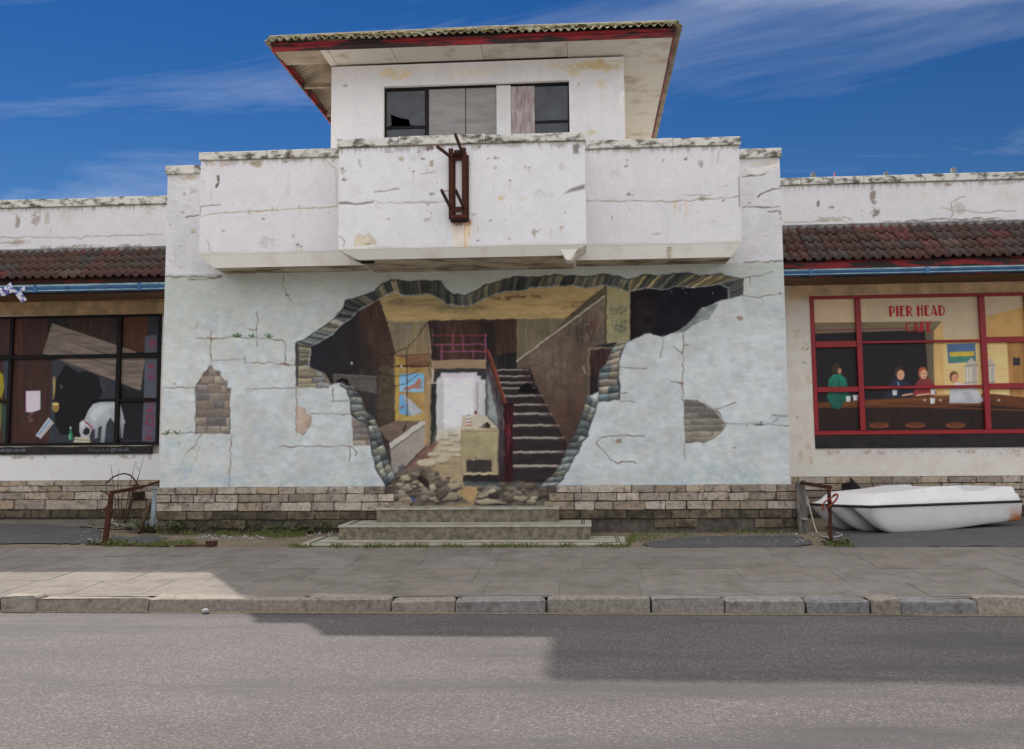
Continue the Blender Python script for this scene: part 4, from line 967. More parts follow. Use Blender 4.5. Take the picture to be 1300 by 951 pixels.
MB().box(xt0, tw0, YT + .01, YT + t_, ZT_0, ZT_S).box(tw1, xt1, YT + .01, YT + t_, ZT_0, ZT_S).box(tw0, tw1, YT + .01, YT + t_, ZW_T, ZT_S).box(tw0, tw1, YT + .01, YT + t_, ZT_0, ZW_B) \
    .box(xt0, xt0 + t_, YT + t_, 21.5, ZT_0, ZT_S).box(xt1 - t_, xt1, YT + t_, 21.5, ZT_0, ZT_S).box(xt0, xt1, 21.5, 21.5 + t_, ZT_0, ZT_S).build('tower_shell', M['white_old'], cafe)
win = MB(); yw = YT + .10
wtop = MB().box(tw0, tw1, yw, yw + .07, ZW_T - .045, ZW_T)
xk = lambda px: xat(px, 140, yw)
for a, b in [(487, 490), (539.5, 544), (721, 723.5)]: wtop.box(xk(a), xk(b), yw - .004, yw + .07, ZW_B, ZW_T - .046)
zr = zat(515, 161.5, yw); wtop.box(xk(490), xk(539.4), yw + .004, yw + .05, zr - .02, zr + .02)
zr2 = zat(700, 154, yw); wtop.box(xk(679), xk(721), yw + .004, yw + .05, zr2 - .018, zr2 + .018)
wf = wtop.build('tower_window', M['black_frame'], cafe)
pz = lambda px, py: (xat(px, py, yw + .03), zat(px, py, yw + .03))
MB().prism([(xk(490), zr + .02), pz(497, 159), pz(496, 145), pz(500, 147), pz(509, 150), pz(519, 151.5), pz(521, 159), (xk(539.5), zr + .02), (xk(539.5), ZW_T - .05), (xk(490), ZW_T - .05)], .006, yw + .03).build('glass_pane', M['glass'], wf)
MB().box(xk(490), xk(539.5), yw + .03, yw + .036, ZW_B, zr - .02).build('glass_pane', M['glass'], wf)
MB().box(xk(679), xk(721), yw + .03, yw + .036, zr2 + .018, ZW_T - .05).build('glass_pane', M['glass'], wf)
MB().box(xk(679), xk(721), yw + .03, yw + .036, ZW_B, zr2 - .018).build('glass_pane', M['glass'], wf)
for a, b, dy, m in [(544.3, 590.5, 0, 'board_grey'), (591.5, 629.8, .006, 'board_grey'), (630.2, 648.5, -.015, 'board_white'), (648.8, 678.8, -.006, 'board_peel')]:
    MB().box(xk(a), xk(b), yw + .012 + dy, yw + .045 + dy, ZW_B, ZW_T - (.004 if m != 'board_white' else .02)).build('board', M[m], wf, bevel=.003)
cu = MB(); n = 14        # a sagging curtain inside
pts = [(xat(524, 110, yw + .2) + .25 * k / n, yw + .2 + .03 * math.sin(k * 1.9)) for k in range(n + 1)]
cu.add([(x - .0, y, ZW_B) for x, y in pts] + [(x + .07, y, zat(530, 118, yw + .2)) for x, y in pts], [(k, k + 1, k + n + 2, k + n + 1) for k in range(n)], True)
cu.build('curtain', M['curtain'], wf)
MB().box(tw0 - .3, tw1 + .3, YT + .9, YT + .92, ZT_0, ZT_S).build('dark_backing', M['dark_in'], wf)  # near-black sheet put in for the darkness of the unlit room

# roof of the tower
YR0, YR1 = 15.78, 22.2
xr0, xr1 = xat(345, 58, YR0), xat(857.5, 43, YR0)
ZR_S = ZT_S + .01
ZR_F = zmean((350, 53), (850, 35.5), YR0)
z_s = zmean((350, 63.5), (850, 49), YR0)
fh = ZR_F - z_s
for (nm, bx) in [('fascia', (xr0, xr1, YR0, YR0 + .03)), ('fascia', (xr0, xr0 + .03, YR0 + .03, YR1)), ('fascia', (xr1 - .03, xr1, YR0 + .03, YR1)), ('fascia', (xr0, xr1, YR1, YR1 + .03))]:
    x0, x1, y0, y1 = bx
    MB().box(x0, x1, y0, y1, z_s, ZR_F - .06).build(nm, M['red_fascia'], cafe, bevel=.004)
    MB().box(x0 - .015, x1 + .015, y0 - .022, y1 - (.008 if y1 - y0 < .1 else 0), z_s + .09, ZR_F - .015).build('barge_board', M['red_fascia'], cafe, bevel=.004)
# soffit boards: front, right; the left side has lost most of its boards
zs0 = z_s + .015
xs = [xat(p, 70, 16.1) for p in (412, 500, 612, 720, 800)]
xs[-1] = xr1 - .035
for a, b in zip(xs, xs[1:]): MB().box(a + .004, b - .004, YR0 + .032, YT + (.0 if b < xt1 else .5), zs0, zs0 + .015).build('soffit_board', M['soffit'], cafe)
ys = [17.0, 18.3, 19.7, 21.0, YR1 - .01]
for a, b in zip(ys, ys[1:]): MB().box(xt1, xr1 - .035, a + .005, b - .005, zs0, zs0 + .015).build('soffit_board', M['soffit'], cafe)
MB().box(xr0 + .035, xs[0], YR0 + .035, YR0 + .40, zs0 - .004, zs0 + .012).build('soffit_board', M['sheet_under'], cafe)
MB().box(xr0 + .035, xt0 + .02, YR0 + .42, YR0 + .70, zs0 + .02, zs0 + .036).build('soffit_board', M['sheet_under'], cafe)
MB().box(xt0 - .02, xt0 + .1, YR0 + .03, YT, zs0 - .01, zs0 + .1).build('soffit_batten', M['soffit'], cafe)
for yb in (17.6, 19.2, 20.8): MB().box(xr0 + .03, xt0, yb, yb + .06, zs0 + .02, zs0 + .09).build('rafter', M['sheet_under'], cafe)
# corrugated sheets on four hips
PITCH = math.tan(R(23.2)); ZE0 = ZR_F + .0
wv, amp = .125, .026
def sheets(L, run, place, name):
    """corrugated slope along an eave of length L, rising over `run`; place(u, d) -> (x, y)"""
    cols_ = int(L / (wv / 8)); per = 8 * 7
    for s0 in range(0, cols_, per):
        m = MB(); s1 = min(s0 + per, cols_)
        vs_, fs_ = [], []
        for i in range(s0, s1 + 1):
            u = L * i / cols_
            top = min(u, L - u, run)
            for k in range(4):
                d = top * k / 3 - (.06 if k == 0 else 0)
                x, y = place(u, d)
                vs_.append((x, y, ZE0 + .03 + d * PITCH + amp * math.sin(2 * math.pi * u / wv) + (.012 * math.sin(u * 2.3) if k == 0 else 0)))
                vs_.append((x, y, vs_[-1][2] - .014))
        nn = s1 - s0
        for i in range(nn):
            for k in range(3):
                a = (i * 4 + k) * 2; b = ((i + 1) * 4 + k) * 2
                fs_.append((a, b, b + 2, a + 2)); fs_.append((a + 1, a + 3, b + 3, b + 1))
            a = i * 8; b = (i + 1) * 8; fs_.append((a, a + 1, b + 1, b))
        o = m.add(vs_, fs_, True).build(name, M['sheet'], cafe)
        o.data.materials.append(M['sheet_under'])
        for p in o.data.polygons:
            if p.index % 7 in (1, 3, 5): p.material_index = 1
Lx, Ly = xr1 - xr0 + .1, YR1 - YR0 + .1
run = min(Lx, Ly) / 2
sheets(Lx, run, lambda u, d: (xr0 - .05 + u, YR0 - .05 + d), 'roof_sheet')
sheets(Ly, run, lambda u, d: (xr0 - .05 + d, YR0 - .05 + u), 'roof_sheet')
sheets(Ly, run, lambda u, d: (xr1 + .05 - d, YR0 - .05 + u), 'roof_sheet')
sheets(Lx, run, lambda u, d: (xr0 - .05 + u, YR1 + .05 - d), 'roof_sheet')
for (cx, sx) in [(xr0 - .05, 1), (xr1 + .05, -1)]:
    MB().tube([(cx + sx * .02, YR0 - .03, ZE0 + .05), (cx + sx * run, YR0 - .05 + run, ZE0 + .06 + run * PITCH)], .055, 8).build('hip_ridge', M['sheet'], cafe)
MB().tube([(xr0 - .05 + run - .08, YR0 - .05 + run, ZE0 + .05 + run * PITCH), (xr1 + .05 - run + .08, YR0 - .05 + run, ZE0 + .05 + run * PITCH)], .075, 8).build('hip_ridge', M['sheet'], cafe)
# moss clinging along the front edge
mb = MB(); r = np.random.RandomState(12)
for k in range(260):
    x = xr0 + (xr1 - xr0) * r.rand()
    dens = 1.0 if x < xr0 + 2.4 or (x < xr0 + 4.2 and r.rand() < .5) or r.rand() < .25 else 0
    if not dens: continue
    s_ = .02 + .045 * r.rand() ** 2; d = r.rand() * .3 - .04
    c0 = Vector((x, YR0 - .05 + d, ZE0 + .035 + max(d, 0) * PITCH + r.rand() * .02))
    P = [c0 + Vector((s_ * 1.8 * math.cos(a) * (.7 + .5 * r.rand()), s_ * math.sin(a), s_ * .5 * r.rand() - .01)) for a in np.linspace(0, 5.2, 6)]
    mb.add(P + [c0 + Vector((0, 0, s_ * .8))], [(i, (i + 1) % 6, 6) for i in range(6)])
M['moss'] = simple('roof_moss', (0.24, 0.21, 0.10), (0.36, 0.29, 0.15), 6, 0.98, 0.05, 0.5)
mo = mb.build('moss', M['moss'], cafe); mo['kind'] = 'stuff'

# --- wings ----------------------------------------------------------------------------------------
stone_meshes = []
def unit_stone(seed, bev=.055):
    r = np.random.RandomState(seed)
    bm = bmesh.new(); bmesh.ops.create_cube(bm, size=1.0)
    for v in bm.verts: v.co += Vector((r.randn() * .012, r.randn() * .03, r.randn() * .03)) * (bev / .055)
    bmesh.ops.bevel(bm, geom=list(bm.edges), offset=bev, segments=1, affect='EDGES')
    for v in bm.verts: v.co += Vector((r.randn() * .006, r.randn() * .03, r.randn() * .012)) * (bev / .055)
    me = bpy.data.meshes.new('stone'); bm.to_mesh(me); bm.free()
    return me
U = [unit_stone(40 + k) for k in range(7)]
UF = [unit_stone(60 + k, .009) for k in range(7)]
def mats_of(m, src=U):
    o = [me.copy() for me in src]
    for me in o: me.materials.append(m)
    return o
U_ST, U_SOIL, U_KERB = (mats_of(M[k]) for k in ('stone', 'stone_soil', 'kerb'))
U_FLAG = mats_of(M['flag'], UF)
def put(meshes, name, parent, x0, x1, y0, y1, z0, z1, r):
    o = link(name, meshes[r.randint(len(meshes))], parent)
    o.location = ((x0 + x1) / 2, (y0 + y1) / 2, (z0 + z1) / 2); o.scale = (x1 - x0, y1 - y0, z1 - z0)
    if r.rand() < .5: o.rotation_euler.z = math.pi
    return o
def course(parent, x0, x1, Y, z0, z1, r, lo, hi, meshes, gap=.011, skip=None, name='stone'):
    x = x0 - r.rand() * .15
    while x < x1:
        L = lo + (hi - lo) * r.rand(); a, b = max(x, x0), min(x + L, x1)
        if b - a > .07 and not (skip and skip(a, b)):
            pr = r.rand() * .022
            put(meshes, name, parent, a + gap * .5, b - gap * .5, Y - .028 - pr, Y + .06, z0 + gap * .5, z1 - gap * .5, r)
        x += L

rs = np.random.RandomState(77)
# central plinth, left and right of the doorway
pl = MB().box(XL - .02, xat(500, 625, YF), YF - .022, YF + .003, -.05, Z_MUR - .004).build('plinth', M['mortar'], cafe)
pl2 = MB().box(xat(694, 625, YF), XR + .06, YF - .022, YF + .003, -.05, Z_MUR - .004).build('plinth', M['mortar'], cafe)
zrow = [Z_MUR - d for d in (.0, .118, .245, .385, .52, .66)]
for k in range(5):
    xl = xat([488, 500, 520, 520, 520][k] + 1, 625, YF); xr_ = xat([706, 697, 690, 690, 690][k], 625, YF)
    m_ = U_ST if k < 3 else U_SOIL
    sk = (lambda a, b: rs.rand() < .35) if k == 4 else None
    course(pl, XL - .02, xl, YF - .02, zrow[k + 1], zrow[k], rs, .26, .55, m_, skip=sk); course(pl2, xr_, XR + .07, YF - .02, zrow[k + 1], zrow[k], rs, .26, .52, m_, skip=sk)

tile_r = np.random.RandomState(5)
def unit_tile():
    """double roman tile, 1 wide, 1 long (down the slope is -y), with a lip in front"""
    prof = []
    for k in range(25):
        t = k / 24; q = (t * 2) % 1
        prof.append((t - .5, .085 * max(0, math.sin(math.pi * min(q / .55, 1))) ** .8 + (.012 if q > .55 else 0)))
    vs_, fs_ = [], []; n = len(prof)
    for y in (-.5, .5):
        for x, z in prof: vs_.append((x, y, z + (.05 if y < 0 else 0)))
    for x, z in prof: vs_.append((x, -.5, z + .05 - .045))
    for i in range(n - 1):
        fs_.append((i, i + 1, n + i + 1, n + i)); fs_.append((i, 2 * n + i, 2 * n + i + 1, i + 1))
    me = bpy.data.meshes.new('roof_tile'); me.from_pydata(vs_, [], fs_); me.polygons.foreach_set('use_smooth', [True, False] * (n - 1)); me.materials.append(M['tile'])
    return me
TILE = unit_tile()
def wing(side, x0, x1, top, bot, cop_t, cop_b, gut, fas, sof, seed):
    """x0..x1 along the front; heights from the photograph"""
    zt, zb = top, bot
    r = np.random.RandomState(seed)
    # roof slope
    rise = zt - zb; run_ = YW - YE; sl = math.atan2(rise, run_); Ls = math.hypot(rise, run_)
    deck = MB().add([(x0, YE + .01, zb - .02), (x1, YE + .01, zb - .02), (x1, YW, zt - .02), (x0, YW, zt - .02)], [(0, 1, 2, 3)]).build('tiled_roof', M['dark_fascia'], cafe)
    nc = 4; ex = Ls / nc; tw = .325
    for j in range(nc):
        x = x0 - (.16 if j % 2 else 0) * 0
        while x < x1:
            o = link('roof_tile', TILE, deck)
            w_ = min(tw, x1 - x)
            if w_ < .1: break
            d = (j + .5) * ex
            o.location = (x + w_ / 2, YE - .03 + d * math.cos(sl), zb + d * math.sin(sl) + .004 + r.randn() * .006)
            o.rotation_euler = (sl + r.randn() * .01, r.randn() * .014, r.randn() * .018)
            o.scale = (w_ * .995, ex * 1.10, .62)
            x += tw
    MB().box(x0, x1, YW - .10, YW - .004, zt - .03, zt + .05).build('flashing', M['lead'], cafe, bevel=.01)
    # fascia, gutter
    MB().box(x0, x1, YE + .03, YE + .06, gut[1] - .02, zb + .005).build('fascia', M['dark_fascia'] if side == 'l' else M['red_fascia'], cafe)
    zc_ = (gut[0] + gut[1]) / 2; hg = (gut[0] - gut[1]) / 2
    g = MB(); P = [(YE + .02, zc_ + hg), (YE - .075, zc_ + hg), (YE - .085, zc_ + hg * .2), (YE - .065, zc_ - hg * .6), (YE - .03, zc_ - hg), (YE + .02, zc_ - hg)]
    n = len(P)
    g.add([(x0, y, z) for y, z in P] + [(x1, y, z) for y, z in P], [(k, k + 1, n + k + 1, n + k) for k in range(n - 1)] + [tuple(range(n)), tuple(range(2 * n - 1, n - 1, -1))])
    g = g.build('gutter', M['gutter'], cafe)
    MB().box(x0, x1, YE - .092, YE - .07, zc_ + hg * .55, zc_ + hg * 1.02).build('gutter_lip', M['gutter_trim'], g)
    MB().box(x0, x1, YE - .083, YE - .06, zc_ - hg * .75, zc_ - hg * .45).build('gutter_lip', M['gutter_trim'], g)
    x = x0 + .6
    while x < x1: MB().box(x, x + .06, YE - .097, YE - .055, zc_ - hg * 1.05, zc_ + hg * 1.06).build('gutter_joint', M['gutter'], g); x += 1.9
    # soffit
    zsf = gut[1] + .015
    MB().box(x0, x1, YE + .06, YW - .004, zsf, zsf + .03).build('eaves_soffit', M['rough_soffit'], cafe)
    MB().box(x0, x1, YE + .055, YE + .09, zsf - .035, zsf - .001).build('eaves_batten', M['rough_soffit'], cafe)
    # parapet above
    c = Canvas(YW - .001, x0, x1, zt + .0, cop_b, .0155, (188, 186, 190), seed)
    worn(c, seed)
    return c, zsf

# left wing
xw0, xw1 = xat(-75, 430, YW), XL - .002
lz = dict(top=zat(106, 319, YW), bot=zat(106, 352.5, YE - .03), ct=zat(106, 252, YW), cb=zat(106, 261, YW - .05), g=(zat(110, 360.5, YE - .08), zat(110, 370, YE - .06)))
c, zsl = wing('l', xw0, xw1, lz['top'], lz['bot'], lz['ct'], lz['cb'], lz['g'], None, None, 61)
for (x, y, rx, ry, q, a) in [(22, 280, 5, 18, (120, 108, 100), .7), (45, 275, 9, 16, (136, 124, 116), .7), (60, 278, 5, 14, (150, 140, 132), .6), (118, 264, 6, 12, (128, 112, 100), .7), (85, 275, 14, 18, (166, 158, 150), .5), (190, 268, 12, 10, (160, 150, 140), .5), (20, 308, 24, 6, (150, 138, 124), .7), (90, 314, 60, 5, (110, 98, 88), .6), (160, 313, 40, 5, (100, 92, 84), .6), (64, 292, 4, 5, (140, 124, 110), .6)]: c.blot(x, y, rx, ry, q, a, .05)
c.crack([(0, 302), (40, 301), (75, 302), (120, 300), (205, 298)], 1.0, (132, 118, 106)); c.crack([(0, 309), (30, 308)], 1, (130, 116, 100))
c.build('parapet_face', M['plaster'], cafe)
MB().box(xw0, xw1, YW + .12, 22.5, -.1, lz['cb']).build('wing_wall', M['white_old'], cafe)
copings(xw0, xw1, YW - .045, YW + .3, lz['cb'], lz['ct'] - lz['cb'], seed=6, step=1.0)
# right wing
xq0, xq1 = XR + .002, xat(1385, 430, YW)
rz = dict(top=zat(1147, 287, YW), bot=zat(1147, 328, YE - .03), ct=zat(1147, 222.5, YW), cb=zat(1147, 230.5, YW - .05), g=(zat(1147, 339.5, YE - .08), zat(1147, 347.5, YE - .06)))
c, zsr = wing('r', xq0, xq1, rz['top'], rz['bot'], rz['ct'], rz['cb'], rz['g'], None, None, 62)
for (x, y, rx, ry, q, a) in [(1109, 250, 6, 18, (112, 100, 94), .8), (1111, 270, 8, 9, (104, 96, 90), .8), (1039, 259, 3, 6, (96, 84, 76), .8), (1055, 263, 6, 3, (120, 108, 98), .7), (1215, 265, 14, 12, (150, 140, 130), .5), (1150, 283, 60, 5, (128, 116, 104), .6), (1240, 281, 60, 4, (100, 90, 82), .7), (1060, 278, 50, 5, (140, 128, 116), .6), (1200, 234, 10, 4, (120, 104, 92), .7), (1150, 250, 40, 10, (176, 168, 160), .4), (1280, 250, 20, 20, (172, 164, 154), .4)]: c.blot(x, y, rx, ry, q, a, .05)
c.crack([(1150, 281), (1190, 279), (1220, 278), (1268, 277)], 1.4, (90, 78, 70)); c.crack([(1225, 250), (1208, 256), (1209, 272), (1204, 280)], 1.0, (132, 118, 108)); c.crack([(1195, 264), (1220, 268), (1250, 270), (1290, 268)], 1.0, (140, 124, 112)); c.crack([(996, 283), (1050, 281), (1085, 283)], 1.0, (140, 126, 114)); c.crack([(1255, 234), (1275, 234), (1300, 229)], 1, (150, 136, 120))
c.build('parapet_face', M['plaster'], cafe)
MB().box(xq0, xq1, YW + .12, 22.5, -.1, rz['cb']).build('wing_wall', M['white_old'], cafe)
copings(xq0, xq1, YW - .045, YW + .3, rz['cb'], rz['ct'] - rz['cb'], seed=7, step=1.0)
for px, w_, h_ in [(1033, .075, .16), (1126, .07, .12), (1212, .075, .19)]:
    x = xat(px, 225, YW); MB().box(x - w_ / 2, x + w_ / 2, YW + .0, YW + .09, rz['ct'] - .06, rz['ct'] + h_ * .62).build('parapet_stub', M['lead'], cafe, bevel=.006)
x = xat(1060, 225, YW); M['pink'] = simple('pink_peg', (0.42, 0.16, 0.26), (0.30, 0.12, 0.18), 8)
MB().box(x - .014, x + .014, YW, YW + .03, rz['ct'] - .03, rz['ct'] + .09).build('parapet_peg', M['pink'], cafe)

# window walls
ZL_P = zat(90, 610, YW); ZR_P = zmean((1030, 606), (1290, 603), YW)
def wall_canvas(x0, x1, z0, z1, seed):
    c = Canvas(YW - .002, x0, x1, z0, z1, .0155, (176, 169, 166), seed)
    b, m, g = c.noise('big')[..., None], c.noise('mid')[..., None], c.noise('grit')[..., None]
    c.C *= 1 + .05 * b + .04 * m + .07 * g
    return c
lw = dict(x1=xat(204, 480, YW), z1=zmean((20, 401), (200, 399.5), YW), z0=zmean((20, 577.5), (190, 576.5), YW))
c = wall_canvas(xw0, xw1, ZL_P, zsl, 71)
c.poly([(-80, 575), (210, 575), (210, 615), (-80, 615)], (184, 181, 184), .85, 2, .06)
c.poly([(-80, 365), (215, 365), (212, 401), (-80, 401)], (128, 108, 84), .95, 1, .25)
c.line([(-80, 383), (215, 382)], 1.4, (74, 58, 44), .8)
for k in range(14): c.blot(rng.rand() * 200, 578 + rng.rand() * 4, 10, 4, (120, 112, 106), .5, .2)
c.build('window_wall', M['dash'], cafe, k=.52, holes=[(xw0 - 1, lw['x1'], lw['z0'], lw['z1'])])
rw = dict(x0=xat(1030.5, 460, YW), z1=zmean((1026, 377), (1298, 370.5), YW), z0=zmean((1038, 571.5), (1298, 565.8), YW))
c = wall_canvas(xq0, xq1, ZR_P, zsr, 72)
c.poly([(998, 340), (1400, 340), (1400, 377), (1032, 378), (1030, 390), (998, 400)], (150, 128, 100), .9, 5, .2)
c.poly([(998, 380), (1032, 380), (1040, 580), (1400, 580), (1400, 612), (1000, 612)], (182, 173, 166), .8, 4, .06)
for k in range(10): c.blot(1012 + rng.rand() * 16, 390 + rng.rand() * 210, 7, 12, (142, 120, 98), .4, .2)
for (x, y) in [(1019, 442), (1025, 443), (1020, 460), (1023, 461), (1012, 530)]: c.ell(x, y, 1.2, .9, (92, 84, 78), .8)
for k in range(16): c.blot(1040 + rng.rand() * 260, 572 + rng.rand() * 5, 14, 4, (130, 116, 104), .45, .2)
c.build('window_wall', M['dash'], cafe, k=.52, holes=[(rw['x0'], xq1 + 1, rw['z0'], rw['z1'])])
# plinths of the wings
pL = MB().box(xw0, xw1 - .025, YW - .03, YW + .003, -.1, ZL_P - .003).build('plinth', M['mortar'], cafe)
zz = [ZL_P - d for d in (0, .098, .205, .35, .53, .68)]
for k in range(5): course(pL, xw0, xw1 - .03, YW - .028, zz[k + 1], zz[k], rs, .36, .62, U_ST if k < 4 else U_SOIL)
pR = MB().box(XR + .07, xq1, YW - .03, YW + .003, -.1, ZR_P - .003).build('plinth', M['mortar'], cafe)
zz = [ZR_P - d for d in (0, .118, .235, .365, .51, .66)]
for k in range(5): course(pR, XR + .075, xq1, YW - .028, zz[k + 1], zz[k], rs, .32, .58, U_ST if k < 4 else U_SOIL)
# vent grille in the left plinth
gx0, gx1, gz0, gz1 = xat(170.5, 630, YW), xat(186, 630, YW), zat(178, 634.5, YW - .08), zat(178, 624.5, YW - .08)
gv = MB().box(gx0, gx1, YW - .1, YW - .03, gz0, gz1).build('vent_grille', M['dark_in'], pL)
gb = MB()
for k in range(8): xx = gx0 + (gx1 - gx0) * k / 7; gb.box(xx - .005, xx + .005, YW - .112, YW - .101, gz0, gz1)
for k in range(5): q = gz0 + (gz1 - gz0) * k / 4; gb.box(gx0, gx1, YW - .118, YW - .1125, q - .004, q + .004)
M['vent'] = simple('dark_vent', (0.045, 0.03, 0.024), (0.08, 0.05, 0.038), 20)
gb = gb.build('vent_bars', M['vent'], pL); gb['kind'] = 'stuff'

# --- painted windows --------------------------------------------------------------------------------
YP = YW + .05
def sub(c, x0, x1, z0, z1):
    i0, i1 = max(int(round((x0 - c.x0) / c.dx)), 0), min(int(round((x1 - c.x0) / c.dx)), c.W - 1)
    j0, j1 = max(int(round((z0 - c.z0) / c.dz)), 0), min(int(round((z1 - c.z0) / c.dz)), c.H - 1)
    d = Canvas.__new__(Canvas); d.__dict__.update(c.__dict__)
    d.C = c.C[j0:j1 + 1, i0:i1 + 1]; d.D = c.D[j0:j1 + 1, i0:i1 + 1]; d.H, d.W = d.C.shape[:2]
    d.x0, d.x1, d.z0, d.z1 = c.x0 + i0 * c.dx, c.x0 + i1 * c.dx, c.z0 + j0 * c.dz, c.z0 + j1 * c.dz
    return d

def paint_left():
    c = Canvas(YP, xw0, lw['x1'], lw['z0'], lw['z1'], .0115, (46, 48, 56), 81)
    c.C *= 1 + .18 * c.noise('v')[..., None]
    c.poly([(-80, 395), (70, 395), (66, 470), (68, 565), (-80, 565)], (58, 36, 33), var=.25, kind='v')
    c.poly([(60, 395), (150, 395), (150, 452), (60, 452)], (38, 31, 33), var=.3, kind='v'); c.poly([(84, 400), (135, 400), (148, 440), (90, 428)], (56, 38, 30), .8, 4, .3, 'v')
    c.poly([(10, 400), (30, 400), (28, 450), (10, 450)], (84, 52, 36), .7, 3, .4, 'v')
    c.poly([(66, 455), (90, 463), (128, 472), (150, 485), (150, 565), (62, 565)], (50, 53, 62), var=.2, kind='mid')
    c.poly([(150, 395), (202, 395), (202, 565), (150, 565)], (42, 42, 50), var=.2, kind='v')
    c.poly([(153, 400), (187, 400), (187, 447), (154, 446)], (74, 44, 26), var=.15, kind='v'); c.rect(150, 398, 156, 450, (40, 30, 30))
    # black shape in the middle
    c.poly([(72, 480), (80, 468), (84, 462), (88, 466), (100, 474), (112, 470), (124, 478), (130, 492), (130, 500), (120, 512), (108, 530), (104, 555), (78, 552), (70, 540), (69, 500)], (15, 14, 19), soft=1.2, var=.2, wob=2)
    c.poly([(150, 490), (182, 498), (180, 560), (150, 556)], (26, 25, 31), var=.2)
    # fallen beam
    c.poly([(66, 411), (172, 447), (184, 456), (178.5, 496), (150, 485), (88, 463), (54, 449)], (118, 105, 98), var=.22, kind='h')
    for k in range(22):
        t = rng.rand(); x0 = 58 + 60 * rng.rand(); y0 = 415 + (x0 - 66) * .36 + 30 * t
        c.line([(x0, y0), (x0 + 40, y0 + 13)], 1.1, [(140, 126, 116), (70, 60, 56)][k % 2], .5)
    c.line([(66, 411), (172, 447)], 1.2, (136, 122, 112)); c.line([(54, 449), (150, 485)], 1.2, (60, 50, 48))
    for (x, y, s_) in [(168, 468, 9), (168, 468, 6), (168, 468, 3)]: c.line([(x + s_ * math.cos(a), y + s_ * .7 * math.sin(a)) for a in np.linspace(0, 6.28, 12)], .9, (76, 64, 58), .7)
    # sign turned on end
    c.poly([(184, 427), (199, 425), (199, 562), (180, 560), (183, 500)], (84, 88, 102), var=.12)
    def stroke_word(gl, x, y, h):
        for g in gl:
            if g != ' ':
                for (a, b) in g: c.line([(x + a[1] * 8, y - a[0] * h), (x + b[1] * 8, y - b[0] * h)], 2.3, (132, 46, 70), .85, soft=1.1)
            y -= h * 1.32
    P_ = [((0, 0), (0, 1)), ((0, 0), (.8, 0)), ((.8, 0), (.8, .5)), ((.8, .5), (0, .5))]; I_ = [((.4, 0), (.4, 1))]; Z_ = [((0, 0), (.9, 0)), ((.9, 0), (0, 1)), ((0, 1), (.9, 1))]
    A_ = [((0, 1), (.45, 0)), ((.45, 0), (.9, 1)), ((.2, .6), (.7, .6))]; V_ = [((0, 0), (.45, 1)), ((.45, 1), (.9, 0))]; N_ = [((0, 1), (0, 0)), ((0, 0), (.8, 1)), ((.8, 1), (.8, 0))]
    stroke_word([P_, I_, Z_, Z_, A_], 186, 558, 6.4); stroke_word([I_, N_], 187, 518, 6); stroke_word([V_, I_, A_], 188, 482, 5.5); stroke_word([I_, N_], 190, 444, 5.5)
    # dog drinking
    for P in [[(121, 540), (125, 535), (124, 556), (120, 557)], [(129.5, 538), (135, 536), (132.6, 562.5), (127.6, 562.5)], [(148, 534), (153, 536), (152, 557), (149, 557)], [(152, 530), (158, 534), (156, 556), (153.5, 556)]]: c.poly(P, (164, 168, 174), soft=.8, to=(128, 130, 138))
    c.poly([(107, 533), (112, 521), (118, 513), (128, 510), (143, 509.5), (153, 513), (157, 528), (158, 538), (152, 536), (146, 538), (140, 530), (134, 540), (128, 541), (119, 546), (114, 542)], (180, 186, 192), soft=1, var=.08, to=(150, 154, 162))
    c.poly([(101, 537), (105, 533), (112, 536), (117, 545), (115, 550), (112, 558), (103.5, 558), (100.5, 547)], (184, 187, 192), soft=.9, to=(160, 160, 168)); c.poly([(106, 546), (110, 542), (114, 545), (114, 550), (109, 553), (105, 550)], (38, 30, 34))
    c.line([(105.5, 534.5), (112, 538), (118, 545.5)], 2, (140, 44, 62)); c.line([(156, 530), (159, 537)], 1.2, (170, 174, 180)); c.poly([(114, 528), (120, 518), (130, 514), (140, 516), (128, 526), (120, 536)], (202, 205, 210), .6, 3); c.poly([(138, 520), (146, 518), (148, 532), (140, 528)], (146, 150, 160), .6, 3); c.poly([(103, 536), (108, 533.5), (107, 540), (103, 543)], (204, 206, 210), .8, 1)
    c.poly([(95, 555), (114, 555.5), (115.5, 567), (94, 565), (92, 566)], (174, 166, 148), var=.1); c.line([(94, 558), (114, 559)], 1, (110, 104, 96)); c.line([(94, 562), (114, 563)], 1, (120, 112, 100))
    # bottle, paper, leaflet, bowl
    c.poly([(88.6, 543), (90.6, 543), (91, 549), (92, 551), (92, 558), (87, 558), (87, 551), (88.4, 549)], (48, 122, 88)); c.line([(88.5, 552), (88.5, 557)], 1, (170, 206, 186)); c.rect(88.6, 542, 90.6, 544, (196, 200, 196))
    c.poly([(33, 496.5), (51, 496), (51, 520), (46, 522), (40, 523.5), (33, 523)], (196, 186, 200), var=.03); c.line([(51, 497), (51, 519)], .8, (130, 196, 180)); c.line([(33, 497), (33, 522)], .8, (190, 110, 180))
    for k in range(18): c.ell(38 + rng.rand() * 6 - 2, 524 + rng.rand() * 12, .8, .7, (140, 118, 104), .6)
    c.poly([(45, 553), (61.5, 530), (68.5, 537), (52, 557)], (168, 172, 180), var=.06); c.line([(49, 552), (63, 534)], 1.8, (84, 130, 176)); c.line([(52, 554), (66, 537)], 1.2, (190, 130, 96))
    c.poly([(67, 479), (70, 478), (70.5, 492), (69, 504), (67.5, 508)], (168, 146, 92), .85, 1, .3); c.ell(70.5, 517, 4.6, 6.5, (150, 118, 62), .9); c.ell(70.5, 513, 4.4, 1.8, (196, 172, 110)); c.poly([(76, 488), (79, 490), (78, 495)], (150, 130, 96), .7)
